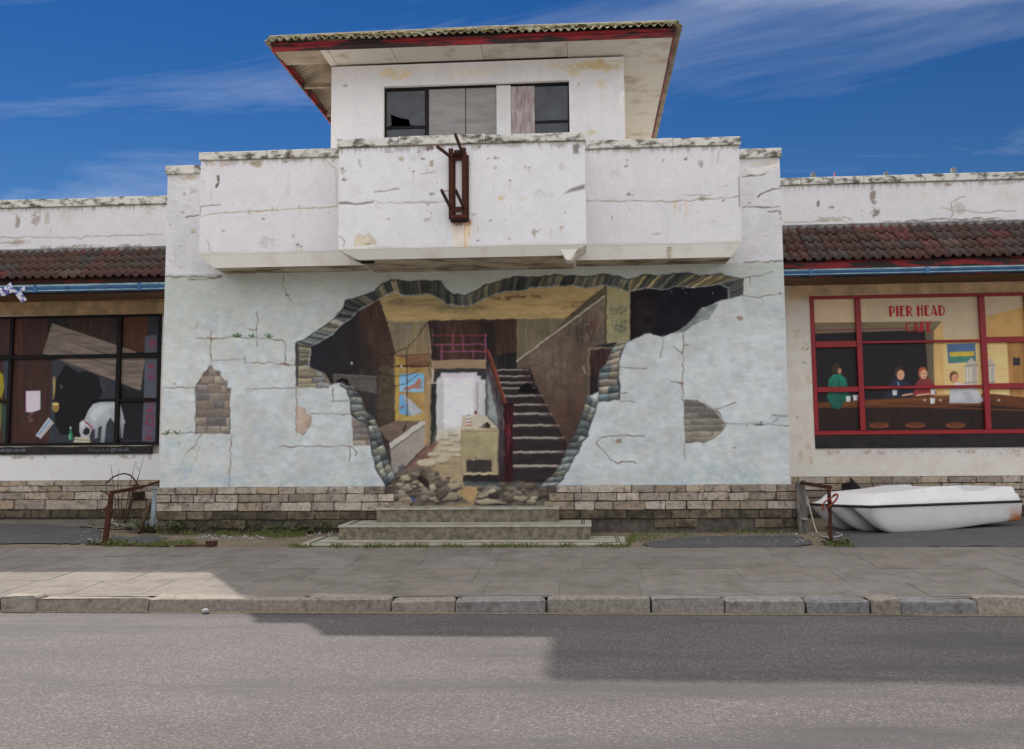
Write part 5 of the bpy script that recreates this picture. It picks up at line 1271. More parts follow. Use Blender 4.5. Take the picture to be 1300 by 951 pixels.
    c.poly([(-2, 470), (4, 476), (6, 490), (2, 506), (-4, 500)], (150, 138, 40), .9, 1.5); c.poly([(-6, 508), (3, 510), (1, 545), (-6, 550)], (120, 128, 60), .8, 2); c.poly([(4, 455), (11, 455), (11, 505), (6, 505)], (52, 66, 84), .8, 1.5); c.poly([(2, 515), (10, 512), (10, 560), (4, 560)], (40, 72, 66), .8, 2)
    c.line([(60, 508), (118, 513)], 1.2, (30, 22, 24), .7)
    for k in range(60): c.ell(rng.rand() * 200, 405 + rng.rand() * 150, .7, .6, (120, 112, 112), .35)
    return c

def paint_right():
    c = Canvas(YP, rw['x0'], xq1, rw['z0'], rw['z1'], .0115, (176, 160, 134), 82)
    c.C *= 1 + .05 * c.noise('mid')[..., None]
    c.poly([(1020, 370), (1100, 370), (1100, 412), (1020, 414)], (188, 166, 136), var=.05)
    c.poly([(1188, 430), (1340, 426), (1340, 560), (1188, 560)], (196, 170, 118), var=.06, kind='h')
    c.poly([(1252, 402), (1340, 378), (1340, 430), (1252, 432)], (182, 144, 88), soft=2, var=.08)
    c.poly([(1022, 410), (1184, 408), (1196, 408), (1186, 420), (1186, 560), (1022, 560)], (112, 98, 76), var=.10, kind='h')
    c.poly([(1196, 408), (1186, 420), (1185, 505), (1199, 500), (1197, 410)], (188, 152, 98), soft=1.2, var=.1, kind='v')
    c.line([(1022, 420), (1174, 416)], 1.5, (104, 50, 66)); c.poly([(1022, 424), (1175, 419), (1181, 500), (1181, 512), (1022, 518)], (24, 19, 25), var=.2)
    c.poly([(1174, 419), (1183, 418), (1187, 503), (1180, 503)], (92, 80, 66), var=.1, kind='v')
    # small landscape on the wall
    c.poly([(1202, 437), (1238, 435.5), (1239, 459), (1204, 461.5)], (70, 96, 132)); c.poly([(1205, 447), (1237, 446), (1237, 452), (1206, 453)], (176, 152, 62), var=.2); c.poly([(1206, 453), (1237, 452), (1237, 458), (1206, 460)], (60, 112, 96), var=.2)
    # cabinet door and hatch
    c.poly([(1278, 430), (1340, 428), (1340, 506), (1282, 502)], (150, 108, 62), soft=1, var=.15, kind='v'); c.rect(1286, 454, 1295, 464, (44, 40, 44))
    # urns
    for (x, w_) in [(1233, 8), (1257, 6)]:
        c.poly([(x - w_, 464), (x, 454), (x + w_, 462), (x + w_, 492), (x - w_, 494)], (168, 160, 146), soft=.8, var=.08)
        for k in (-.6, -.1, .5): c.line([(x + k * w_, 467), (x + k * w_, 491)], 1.4, [(200, 198, 190), (110, 118, 124), (130, 140, 150)][int((k + .6) * 1.9)], .8)
        c.line([(x - w_, 465), (x + w_, 463)], 1.2, (112, 106, 98)); c.line([(x - w_, 486), (x + w_, 485)], 1.0, (112, 106, 98))
    # counter
    c.poly([(1022, 512), (1185, 504), (1260, 500), (1340, 508), (1340, 522), (1260, 516), (1180, 518), (1022, 520)], (84, 46, 24), var=.2, kind='h')
    c.poly([(1040, 512), (1220, 500), (1220, 506), (1040, 518)], (100, 58, 30), .8, 1.5, .2, 'h')
    c.poly([(1022, 518), (1180, 517), (1260, 515), (1340, 521), (1340, 562), (1022, 562)], (34, 20, 20), var=.25, kind='v'); c.line([(1080, 512), (1185, 517), (1300, 521)], 2.4, (96, 56, 30), .8)
    for k in range(8): c.rect(1064 + 34 * k, 526, 1066 + 34 * k, 552, (22, 13, 14), a=.8)
    for x in (1116, 1162, 1213): c.ell(x, 538.5, 13, 3.2, (70, 38, 26)); c.ell(x, 540.5, 12.5, 3.0, (122, 66, 40), .9); c.ell(x, 539.6, 9, 2.0, (84, 46, 30)); c.line([(x, 543), (x, 556)], 1.6, (48, 30, 26))
    # customers, plain
    def head(x, y, s_, skin, hair):
        c.ell(x, y, 4.2 * s_, 5.4 * s_, hair, 1, .8); c.ell(x + 1.0 * s_, y + 1.4 * s_, 3.2 * s_, 4.2 * s_, skin, 1, .8)
        c.ell(x + 2.2 * s_, y + .6 * s_, .6, .5, (60, 40, 36), .9); c.ell(x - .1 * s_, y + .7 * s_, .6, .5, (60, 40, 36), .9); c.line([(x + .4, y + 3.4 * s_), (x + 2.4 * s_, y + 3.3 * s_)], .7, (124, 64, 56), .8)
    c.poly([(1052, 482), (1058, 475), (1067, 475), (1074, 481), (1077, 496), (1080, 508), (1072, 510), (1066, 520), (1056, 518), (1050, 504)], (26, 112, 92), soft=1, var=.2, to=(18, 70, 62)); c.ell(1062, 468, 6, 7.5, (52, 38, 34)); c.ell(1066, 471, 2.4, 3.6, (170, 122, 96)); c.line([(1064, 480), (1067, 500), (1078, 506)], 1.4, (16, 66, 58))
    c.poly([(1122, 505), (1127, 490), (1136, 481), (1149, 481), (1157, 490), (1160, 504)], (30, 34, 52), soft=1, var=.2); head(1142, 474, 1.5, (190, 140, 112), (62, 42, 34)); c.line([(1140, 485), (1142, 494)], 1.6, (110, 150, 180))
    c.poly([(1159, 503), (1162, 488), (1168, 480), (1180, 480), (1187, 490), (1189, 501)], (120, 46, 48), soft=1, var=.2); head(1171.5, 473.5, 1.4, (196, 150, 122), (150, 78, 48))
    c.poly([(1205, 512), (1206, 496), (1213, 486), (1224, 487), (1238, 492), (1250, 508), (1244, 512)], (188, 188, 190), soft=1, var=.08, to=(156, 158, 164)); head(1211, 478.5, 1.35, (186, 132, 104), (90, 62, 46)); c.poly([(1222, 498), (1232, 497), (1238, 511), (1226, 512)], (142, 146, 154), .7, 2)
    c.line([(1146, 502), (1158, 500)], 2.2, (188, 140, 116)); c.line([(1164, 502), (1180, 500)], 2.2, (190, 146, 120))
    for (x, y) in [(1136, 498.5), (1184.5, 497.5), (1077, 506.5), (1086, 505), (1184, 509)]: c.poly([(x - 3.2, y - 3.5), (x + 3.2, y - 3.5), (x + 2.4, y + 3.5), (x - 2.4, y + 3.5)], (200, 198, 200)); c.line([(x + 1.5, y - 2.6), (x + 1.2, y + 2.6)], 1, (150, 152, 162))
    for x in (1174, 1194, 1268): c.ell(x, 508, 2, 1.6, (166, 162, 160), .8)
    return c

def window_from(c, xs, k_, frame_mat, bars, name):
    """bars: list of boxes (x0, x1, z0, z1, proud)"""
    f = MB()
    for (a, b, z0, z1, pr) in bars: f.box(a, b, YW - .01 - pr, YP - .002, z0, z1)
    w = f.build(name, frame_mat, cafe, bevel=.006)
    for (x0, x1, cells) in xs:
        for (z0, z1) in cells:
            p = sub(c, x0 - .008, x1 + .008, z0 - .008, z1 + .008)
            if p.W > 1 and p.H > 1: p.build('painted_panel', M['panel'], w, k=k_)
    return w
# left window
cL = paint_left()
zl = lambda py, px=100: zat(px, py, YW)
wz = [zl(565), zl(562), zl(510), zl(507), zl(455.5), zl(449), zl(403), lw['z1']]
x_m0, x_m1 = xat(10, 480, YW), xat(14.5, 480, YW); x_n0, x_n1 = xat(147, 480, YW), xat(152.5, 480, YW); x_e = xat(199.5, 480, YW)
zb_ = zat(100, 565.5, YW)
q = .001
bars = [(xw0, lw['x1'], wz[6], wz[7], .012), (xw0, lw['x1'], zb_, wz[1] + .0, .014), (x_e, lw['x1'] - .003, wz[1] + q, wz[6] - q, .010),
        (x_m0, x_m1, wz[1] + q, wz[6] - q, .006), (x_n0, x_n1, wz[1] + q, wz[6] - q, .006),
        (xw0, x_m0 - q, wz[4], wz[5], 0), (x_m1 + q, x_n0 - q, wz[4] + .01, wz[5] - .015, 0), (x_n1 + q, x_e - q, wz[4], wz[5], 0),
        (xw0, x_m0 - q, wz[2], wz[3], 0), (x_n1 + q, x_e - q, wz[2] - .01, wz[3] + .01, 0), (xat(118, 507, YW), x_n0 - q, wz[2] + .008, wz[3], -.01)]
cells3 = [(wz[1], wz[3]), (wz[3], wz[4]), (wz[5], wz[6])]
window_from(cL, [(xw0, x_m0, [(wz[1], wz[2]), (wz[3], wz[4]), (wz[5], wz[6])]), (x_m1, x_n0, [(wz[1], wz[4] + .01), (wz[5] - .015, wz[6])]), (x_n1, x_e, [(wz[1], wz[2] - .01), (wz[3] + .01, wz[4]), (wz[5], wz[6])])], 0.72, M['black_frame'], bars, 'shop_window')
# black sign boards under it
sb = []
for (a, b) in [(-75, 54.5), (55.5, 193)]:
    x0, x1 = xat(a, 571, YW), xat(b, 571, YW)
    n = 12; tp = [(x0 + (x1 - x0) * k / n, zb_ - .012 - (.02 * rng.rand() if 0 < k < n else 0)) for k in range(n, -1, -1)]
    sb.append(MB().prism([(x0, lw['z0'] + .004), (x1, lw['z0'] + .002)] + tp, .05, YW - .035).build('sign_board', M['sill'], cafe))
M['torn_paper'] = simple('torn_paper', (0.42, 0.38, 0.30), (0.30, 0.26, 0.20), 12, 0.9, 0.1, 0.2)
MB().box(xw0, xat(193, 570, YW), YW - .012, YW + .03, lw['z0'] + .01, zb_ - .002).build('torn_strip', M['torn_paper'], cafe)
def text(body, size, mat, parent, loc, name='lettering'):
    cu = bpy.data.curves.new('tmp', 'FONT'); cu.body = body; cu.size = size; cu.extrude = .001; cu.resolution_u = 3; cu.shear = .15
    o = bpy.data.objects.new('tmp', cu); col.objects.link(o)
    bpy.context.view_layer.update()
    me = bpy.data.meshes.new_from_object(o.evaluated_get(bpy.context.evaluated_depsgraph_get()))
    bpy.data.objects.remove(o)
    me.transform(Matrix.Translation(loc) @ Matrix.Rotation(R(90), 4, 'X'))
    me.materials.clear(); me.materials.append(mat)
    return link(name, me, parent)
# worn web addresses: only their ends can still be read
text('ign.co.uk', .105, M['letter_grey'], sb[0], (xat(9, 574, YW), YW - .037, zat(20, 573.4, YW - .037)))
text('ign.co.uk', .10, M['letter_grey'], sb[1], (xat(141, 573, YW), YW - .037, zat(150, 572.6, YW - .037)))
sm = MB()
for (a, b, y) in [(113, 140, 571.2), (-2, 8, 571.6)]:
    for k in range(9):
        px = a + (b - a) * k / 9; x = xat(px, y, YW); z = zat(px, y, YW - .037)
        sm.bar((x, YW - .0365, z - .03), (x + .02, YW - .0365, z + .012 + .02 * rng.rand()), .008, .001)
        sm.bar((x, YW - .0365, z - .03 + .03 * rng.rand()), (x + .03, YW - .0365, z - .028 + .03 * rng.rand()), .008, .001)
sm.build('worn_lettering', M['letter_grey'], sb[1])
# right window
cR = paint_right()
xa = xat(1030.5, 460, YW); xf = xat(1036, 460, YW); v0, v1 = xat(1088.5, 460, YW), xat(1095.5, 460, YW); u0, u1 = xat(1246.5, 460, YW), xat(1254, 460, YW); e0, e1 = xat(1305, 460, YW), xat(1312, 460, YW)
zr_ = lambda py, px: zat(px, py, YW)
t0 = rw['z1'] - .055; b1 = zmean((1040, 549), (1290, 543), YW); b0 = zmean((1040, 554.5), (1290, 548.5), YW)
A = (zr_(441, 1062), zr_(433, 1060)); B = (zr_(435.2, 1165), zr_(432, 1165)); C_ = (zr_(434.5, 1280), zr_(427.5, 1280))
D_ = (zr_(498, 1062), zr_(491, 1062)); E_ = (zr_(493.3, 1165), zr_(489.6, 1165)); F_ = (zr_(493.5, 1280), zr_(486.5, 1280))
bars = [(xa, xq1, t0, rw['z1'], .014), (xa, xq1, b0, b1, .014), (xa, xf, b1 + q, t0 - q, .010)]
for a, b in [(v0, v1), (u0, u1), (e0, e1)]: bars.append((a, b, b1 + q, t0 - q, .008))
for (x0, x1, rr) in [(xf, v0, (A, D_)), (v1, u0, (B, E_)), (u1, e0, (C_, F_)), (e1, xq1, (C_, F_))]:
    for (z0, z1) in rr: bars.append((x0 + q, x1 - q, z0, z1, 0))
W_R = window_from(cR, [(x0, x1, [(b1, rr[1][0]), (rr[1][1], rr[0][0]), (rr[0][1], t0)]) for (x0, x1, rr) in [(xf, v0, (A, D_)), (v1, u0, (B, E_)), (u1, e0, (C_, F_)), (e1, xq1, (C_, F_))]], 0.62, M['red_frame'], bars, 'cafe_window')
MB().box(xa + .01, xq1, YW - .03, YP, rw['z0'] + .003, b0 - .006).build('sign_board', M['sill'], cafe, bevel=.004)
# red deco lettering
def rect_(x0, x1, y0, y1): return [(x0, y0), (x1, y0), (x1, y1), (x0, y1)]
def bowl(cx, y0, y1, rx, t, left=False):
    cy, ry = (y0 + y1) / 2, (y1 - y0) / 2; n = 8; s = -1 if left else 1; o = []
    for k in range(n):
        a, b = -math.pi / 2 + math.pi * k / n, -math.pi / 2 + math.pi * (k + 1) / n
        f = lambda a, rx_, ry_: (cx + s * rx_ * math.cos(a), cy + ry_ * math.sin(a))
        o.append([f(a, rx, ry), f(b, rx, ry), f(b, rx - t * 1.4, ry - t), f(a, rx - t * 1.4, ry - t)])
    return o
GL = {'P': (.70, [rect_(0, .3, 0, 1)] + bowl(.28, .30, 1, .40, .11)), 'I': (.40, [rect_(.03, .33, 0, 1)]), 'E': (.66, [rect_(0, .3, 0, 1), rect_(.3, .58, 0, .10), rect_(.3, .52, .62, .71), rect_(.3, .58, .90, 1)]),
      'R': (.74, [rect_(0, .3, 0, 1), [(.34, .42), (.50, .42), (.74, 0), (.56, 0)]] + bowl(.28, .36, 1, .40, .11)), 'H': (.80, [rect_(0, .3, 0, 1), rect_(.3, .52, .60, .69), rect_(.52, .70, 0, 1)]),
      'A': (.80, [[(0, 0), (.10, 0), (.40, 1), (.30, 1)], [(.30, 1), (.46, 1), (.80, 0), (.50, 0)], rect_(.13, .58, .22, .30)]), 'D': (.80, [rect_(0, .3, 0, 1)] + bowl(.28, 0, 1, .48, .10)),
      'C': (.74, bowl(.52, 0, 1, .52, .12, True) + [rect_(.5, .66, 0, .12), rect_(.5, .66, .88, 1)]), 'F': (.62, [rect_(0, .3, 0, 1), rect_(.3, .50, .52, .61), rect_(.3, .58, .90, 1)])}
def deco(word, px0, py0, px1, h_px, parent):
    p0, p1 = at(px0, py0, YP - .004), at(px1, py0, YP - .004); h = at(px0, py0 - h_px, YP).z - p0.z
    wtot = sum(.42 if ch == ' ' else GL[ch][0] + .08 for ch in word) - .08
    sx = (p1.x - p0.x) / wtot; x = p0.x; zb0 = zat((px0 + px1) / 2, py0 - 1.0, YP)
    for ch in word:
        if ch == ' ': x += .42 * sx; continue
        m = MB()
        for P in GL[ch][1]: m.prism([(x + a * sx, zb0 + b * h) for a, b in P], .003 + .0006 * len(m.f) * .01, YP - .004)
        m.build('letter', M['letter_red'], parent); x += (GL[ch][0] + .08) * sx
deco('PIER HEAD', 1129, 402.5, 1200.5, 13.5, W_R)
deco('CAFE', 1149.5, 422.5, 1184, 13, W_R)

# ------------------------------------------------------------------ ground
def struct(o): o['kind'] = 'structure'; return o
def sheet(name, ys, zfun, x0, x1, mat, nx=2, off=0):
    m = MB(); xs_ = np.linspace(x0, x1, nx); n = len(xs_)
    vs_ = [(x, y, zfun(y) + off) for y in ys for x in xs_]
    m.add(vs_, [(j * n + i, j * n + i + 1, (j + 1) * n + i + 1, (j + 1) * n + i) for j in range(len(ys) - 1) for i in range(n - 1)])
    return struct(m.build(name, mat))
def ground_mat(name, a, b, scale, agg=140, agg_amp=.35, rough=.9, patch=None, bump=.5):
    m, nt, bs = new_mat(name, rough, .25)
    base = ramp(nt, noise_node(nt, scale, 7, .65, sc=(.6, 1.3, 1)), [(.3, a), (.7, b)])
    v = nt.nodes.new('ShaderNodeTexVoronoi'); v.inputs['Scale'].default_value = agg
    tc = nt.nodes.new('ShaderNodeTexCoord'); nt.links.new(tc.outputs['Object'], v.inputs['Vector'])
    s_ = nt.nodes.new('ShaderNodeSeparateColor'); nt.links.new(v.outputs['Color'], s_.inputs[0])
    g = ramp(nt, s_.outputs[0], [(0, (1 - agg_amp,) * 3), (.7, (1.0,) * 3), (.93, (1 + agg_amp,) * 3), (1.0, (1 + agg_amp * 2.6,) * 3)])
    c = mixc(nt, 1.0, base, g, 'MULTIPLY')
    if patch: c = mixc(nt, ramp(nt, noise_node(nt, patch[1], 6, .6, sc=(.35, 1.6, 1)), [(patch[2], (0, 0, 0)), (patch[2] + .18, (1, 1, 1))]), c, patch[0])
    nt.links.new(c, bs.inputs['Base Color'])
    add_bump(nt, bs, v.outputs['Distance'], bump, .006)
    return m
M['asphalt'] = ground_mat('road_asphalt', (0.086, 0.077, 0.077), (0.118, 0.105, 0.103), .9, 85, .38, .85, ((.066, .061, .064), .8, .49))
M['tar'] = ground_mat('dark_tarmac', (0.075, 0.073, 0.078), (0.11, 0.105, 0.105), 2.5, 120, .3)
M['dirt'] = ground_mat('sandy_dirt', (0.24, 0.19, 0.135), (0.155, 0.125, 0.09), 3.0, 60, .35, .97, ((.10, .085, .06), 2.2, .55))
M['bounce_quay'] = ground_mat('bounce_concrete', (0.42, 0.39, 0.35), (0.35, 0.325, 0.29), .6, 60, .1)  # kept pale so it throws sunlight back at the front
Z_RD = -.285
struct(MB().box(-600, 600, -600, 900, -1.2, -.9).build('ground', M['bounce_quay']))
sheet('road', [4.6, 10.5], lambda y: Z_RD, -60, 60, M['asphalt'])
sheet('bounce_quay', [-300, 4.58], lambda y: Z_RD + .0, -300, 300, M['bounce_quay'])  # unseen pale ground added to bounce light onto the facade
sheet('verge', [10.6, 14.3, 16.0, 18.2, 40], lambda y: zg(y) - .012, -60, 60, M['dirt'])

# kerb of granite blocks
kerb = struct(MB().box(-60, 60, 10.53, 10.70, -.5, -.19).build('kerb', M['mortar']))
YK = 10.42
kx = [-75, 0, 47, 188, 387, 497, 578, 693, 826, 920, 1023, 1105, 1144, 1242, 1340]
rk = np.random.RandomState(3)
xsk = [xat(p, 762, YK) for p in kx]
x = xsk[0]
while x > -9: x -= .9; xsk.insert(0, x)
x = xsk[-1]
while x < 9: x += .95; xsk.append(x)
for a, b in zip(xsk, xsk[1:]):
    dz = rk.randn() * .008; dy = rk.randn() * .008
    put(U_KERB, 'kerb_stone', kerb, a + .006, b - .006, YK + dy, YK + .235, -.42, zg(10.6) + .008 + dz, rk)
# thin line of grit in the gutter
sheet('gutter_grit', [10.31, 10.43], lambda y: Z_RD + .004, -40, 40, M['dirt'])

# flagged pavement
M['joint'] = simple('sandy_joint', (0.24, 0.215, 0.19), (0.15, 0.135, 0.12), 6)
pav = sheet('pavement', [10.6, 14.3], lambda y: zg(y) - .004, -60, 60, M['joint'])
ty = [10.66, 11.5, 12.42, 13.42, 14.30]
rp = np.random.RandomState(8)
joint = [[573, 620, 727], None]
for j in range(4):
    y0, y1 = ty[j], ty[j + 1]
    x = -9.6 + [0.2, .55, .1, .4][j]
    while x < 9.5:
        L = .78 + .35 * rp.rand()
        z0, z1 = zg(y0), zg(y1); zc = (z0 + z1) / 2
        o = link('flagstone', U_FLAG[rp.randint(len(U_FLAG))], pav)
        o.location = (x + L / 2, (y0 + y1) / 2, zc - .024 + rp.randn() * .0010)
        o.scale = (L - .009, (y1 - y0) - .009, .05)
        o.rotation_euler = (math.atan2(z1 - z0, y1 - y0) + rp.randn() * .001, rp.randn() * .001, 0)
        x += L

# patches of dark tarmac on the forecourt
def patch(name, pts, mat, off):
    P = []
    for (px, py) in pts:      # photo point to the ground, solved for its depth
        Y = 15.0
        for _ in range(12):
            d = CAM_R @ Vector(((px - PCX) / F_PX, -(py - PCY) / F_PX, -1.0)); Y = (zg(Y) - EYE) / d.z * d.y
        P.append((d.x / d.y * Y, Y))
    from mathutils.geometry import tessellate_polygon
    # densify so the sheet follows the ground
    Q = []
    for a, b in zip(P, P[1:] + P[:1]):
        for k in range(9): Q.append((a[0] + (b[0] - a[0]) * k / 9 + rng.randn() * .03, a[1] + (b[1] - a[1]) * k / 9 + rng.randn() * .03))
    Y0 = min(q[1] for q in Q); V = [Vector((x, y, zg(y) + off)) for x, y in Q]
    return struct(MB().add(V, tessellate_polygon([V])).build(name, mat))
def gpt(px, py, off=0):
    Y = 15.0
    d = CAM_R @ Vector(((px - PCX) / F_PX, -(py - PCY) / F_PX, -1.0))
    for _ in range(14): Y = (zg(Y) + off - EYE) / d.z * d.y
    return Vector((d.x / d.y * Y, Y, zg(Y) + off))
patch('tarmac_patch', [(-60, 664), (60, 664), (100, 670), (128, 671), (126, 691), (60, 690), (-60, 690)], M['tar'], .004)
patch('tarmac_patch', [(140, 680), (165, 682), (192, 679), (214, 684), (190, 692), (140, 692)], M['tar'], .004)
patch('tarmac_patch', [(815, 690), (850, 684), (890, 681), (1010, 680), (1036, 690), (1010, 694), (830, 697)], M['tar'], .004)
patch('tarmac_patch', [(1046, 690), (1050, 668), (1300, 640), (1380, 640), (1380, 693), (1200, 694), (1070, 695)], M['tar'], .004)
patch('concrete_path', [(-60, 655), (60, 655), (130, 657), (190, 662), (186, 674), (130, 671), (60, 666), (-60, 665)], M['flag'], .006)

# ------------------------------------------------------------------ entrance steps
steps = thing('entrance_steps', 'three broad worn concrete steps with green inlay below the painted doorway', 'steps', (0, 15.2, 0))
def step(px0, px1, yf, py_top, py_bot, Yb, inl):
    x0, x1 = xat(px0, py_top, yf), xat(px1, py_top, yf)
    zt_ = zat((px0 + px1) / 2, py_top, yf)
    zb0 = -.06
    s_ = MB().box(x0, x1, yf, Yb, zt_ - .035, zt_).build('step', M['concrete'], steps, bevel=.008)
    MB().box(x0 + .012, x1 - .012, yf + .014, Yb, zb0, zt_ - .034).build('riser', M['concrete_riser'], s_)
    for (e_, dd) in [(.10, 0), (.135, 0)]:
        for (xx, sg) in ((x0, 1), (x1, -1)):
            MB().box(min(xx + sg * e_, xx + sg * (e_ + .018)), max(xx + sg * e_, xx + sg * (e_ + .018)), yf + .12, Yb - .01, zt_ - .01, zt_ + .003).build('inlay', M['inlay'], s_)
        MB().box(x0 + .12, x1 - .12, yf + .03 + e_, yf + .045 + e_, zt_ - .01, zt_ + .0025).build('inlay', M['inlay'], s_)
    return zt_
step(380, 797, 14.42, 690.5, 694, 15.98, 0)
step(429, 751, 14.98, 666.8, 684, 15.979, 0)
step(477, 710, 15.52, 644.6, 661, 15.978, 0)

# ------------------------------------------------------------------ rusty sign bracket on the parapet
br = thing('sign_bracket', 'rusty steel bracket of two uprights with bent arms, bolted to the white centre parapet', 'bracket', at(582, 240, YC))
YBk = YC - .07
for (a, b, t_, bo) in [(569.5, 575.2, 188.4, 277.8), (586.3, 591.6, 187.5, 278.5)]:
    x0, x1 = xat(a, 233, YBk), xat(b, 233, YBk); z1, z0 = zat(a, t_, YBk), zat(a, bo, YBk)
    up = MB().box(x0, x1, YBk, YBk + .022, z0, z1).box(x0, x0 + .01, YBk + .0225, YC - .004, z0, z1).build('upright', M['rust'], br, bevel=.002)
    for zz_ in (z1 - .06, z0 + .06, (z0 + z1) / 2): MB().tube([((x0 + x1) / 2, YBk - .006, zz_), ((x0 + x1) / 2, YBk + .003, zz_)], .012, 6).build('bolt', M['rust'], up)
x0, x1 = xat(591.8, 235, YC), xat(595.5, 235, YC)
MB().box(x0, x1, YC - .045, YC - .004, zat(593, 281, YC), zat(593, 198, YC)).build('back_plate', M['rust'], br)
xa_, xb_ = xat(570, 200, YBk), xat(592, 200, YBk)
for (t_, bo, dy) in [(193.5, 203, .03), (262, 268, .03)]: MB().box(xa_, xb_, YBk + .024, YBk + .024 + dy, zat(580, bo, YBk), zat(580, t_, YBk)).build('crossbar', M['rust'], br)
MB().box(xat(575, 240, YC), xat(578.5, 240, YC), YC - .03, YC - .003, zat(577, 275, YC), zat(577, 200, YC)).build('back_plate', M['rust'], br)
xm = (xat(573, 280, YC) + xat(594, 280, YC)) / 2
MB().tube([(xm - .12, YC - .075, zat(583, 279, YC)), (xm + .12, YC - .075, zat(583, 279, YC))], .06, 10).build('roller', M['dark_fascia'], br)
MB().tube([(xm - .07, YC - .06, zat(582, 196, YC)), (xm + .06, YC - .06, zat(582, 196, YC))], .05, 10).build('roller', M['dark_fascia'], br)
for (p0, p1, d) in [((572, 199), (555, 186), .45), ((586.5, 193), (578, 170.5), .95), ((571.5, 263), (560.5, 241.5), 1.0), ((589, 264), (578.5, 241.5), .95)]:
    MB().bar(at(*p0, YBk - .005), at(*p1, YBk - d), .035, .035).build('arm', M['rust'], br)
MB().tube([at(560.5, 243, YBk - .95), at(570, 242, YBk)], .006, 5).build('wire', M['rust'], br)

# ------------------------------------------------------------------ the boat
A_, B_, C2, D2 = (gpt(1105, 690) * 0 + v for v in (Vector((0, 0, 0)),) * 4)
def bpt(px, py, z):      # photo point on the level z
    d = CAM_R @ Vector(((px - PCX) / F_PX, -(py - PCY) / F_PX, -1.0)); t = (z - EYE) / d.z
    return Vector((d.x * t, d.y * t, z))
ZG = .43
nb, ns, fb = bpt(1106, 643.5, ZG), bpt(1297.5, 636.5, ZG), bpt(1028, 640, ZG)
fwd = (nb - ns).normalized()
fs = fb + (ns - nb) * .93 + Vector((0.12, 0.0, 0))
boat = thing('dinghy', 'white fibreglass dinghy with black rubbing strip lying by the stone plinth', 'boat', ((nb + fs) / 2).xy.to_3d())
def bl(u, v):
    bow = nb.lerp(fb, v); st = ns.lerp(fs, v); p = bow.lerp(st, u)
    return p
def rub(u, v):
    """rounded plan: bow corners eased, bow face slightly bowed out"""
    p = bl(u, v)
    p += fwd * (.10 * math.sin(math.pi * v)) * max(0, 1 - u * 4)
    return p
def smooth(a, b, x): t = min(max((x - a) / (b - a), 0), 1); return t * t * (3 - 2 * t)
NU, NV = 44, 61
def hull_z(u, v):
    # three keels across the beam, two tunnels between
    k = [.12, .50, .88]; w = [.125, .125, .125]
    s_ = 0
    for kk, ww in zip(k, w):
        t = abs(v - kk) / ww
        s_ = max(s_, math.sqrt(max(0, 1 - min(t, 1) ** 2.6)))
    tun = .10 + .45 * smooth(.05, .6, u)
    prof = tun + (1 - tun) * s_
    keel = math.sin(min(u / .19, 1) * math.pi / 2) ** .8 if u < .19 else 1.0
    rise = .10 * smooth(.35, 1.0, u)
    edge = min(v, 1 - v) / .07
    return keel * prof, rise, min(edge, 1)
hm = MB(); vs_ = []
for i in range(NU + 1):
    u = (i / NU) ** 1.4
    for j in range(NV + 1):
        v = j / NV
        p = rub(u, v); s_, rise, ed = hull_z(u, v)
        depth = (ZG - .035) * s_
        z = ZG - .02 - (depth - rise * s_) * (math.sqrt(1 - (1 - ed) ** 2))
        # tuck of the sides
        p = p.copy(); p.z = z
        vs_.append(p)
hm.add(vs_, [(i * (NV + 1) + j, i * (NV + 1) + j + 1, (i + 1) * (NV + 1) + j + 1, (i + 1) * (NV + 1) + j) for i in range(NU) for j in range(NV)], True)
b0_ = NU * (NV + 1)      # transom
hm.add([vs_[b0_ + j] for j in range(NV + 1)] + [rub(1, j / NV) + Vector((0, 0, -.02)) for j in range(NV + 1)], [(j, j + 1, NV + 2 + j, NV + 1 + j) for j in range(NV)])
def gel_paint(o, seed, stain):
    me = o.data; n = len(me.vertices); ca = me.color_attributes.new('paint', 'FLOAT_COLOR', 'POINT')
    r = np.random.RandomState(seed); arr = np.ones((n, 4), np.float32)
    for i, v in enumerate(me.vertices):
        c = lin((186, 184, 186)) / K_LIT
        t = stain(v.co)
        for (a, q) in t: c = c * (1 - a) + lin(q) / K_LIT * a
        arr[i, :3] = np.clip(c, .005, .8)
    ca.data.foreach_set('color', arr.ravel())
hull = hm.build('hull', M['gel'], boat)
def hull_stain(co):
    o = []
    g = min(max((.20 - co.z) / .2, 0), 1); o.append((.35 * g, (140, 128, 112)))
    d = co - ns
    along = d.dot(-fwd); 
    if -.36 < along < .05 and co.z < .30 and (co - ns).length < .55:
        o.append((min(1, max(0, (along + .30 + .03 * math.sin(co.z * 60)) * 9)) * min(1, max(0, (.29 - co.z) * 14)), (150, 92, 44)))
    return o
gel_paint(hull, 1, hull_stain)
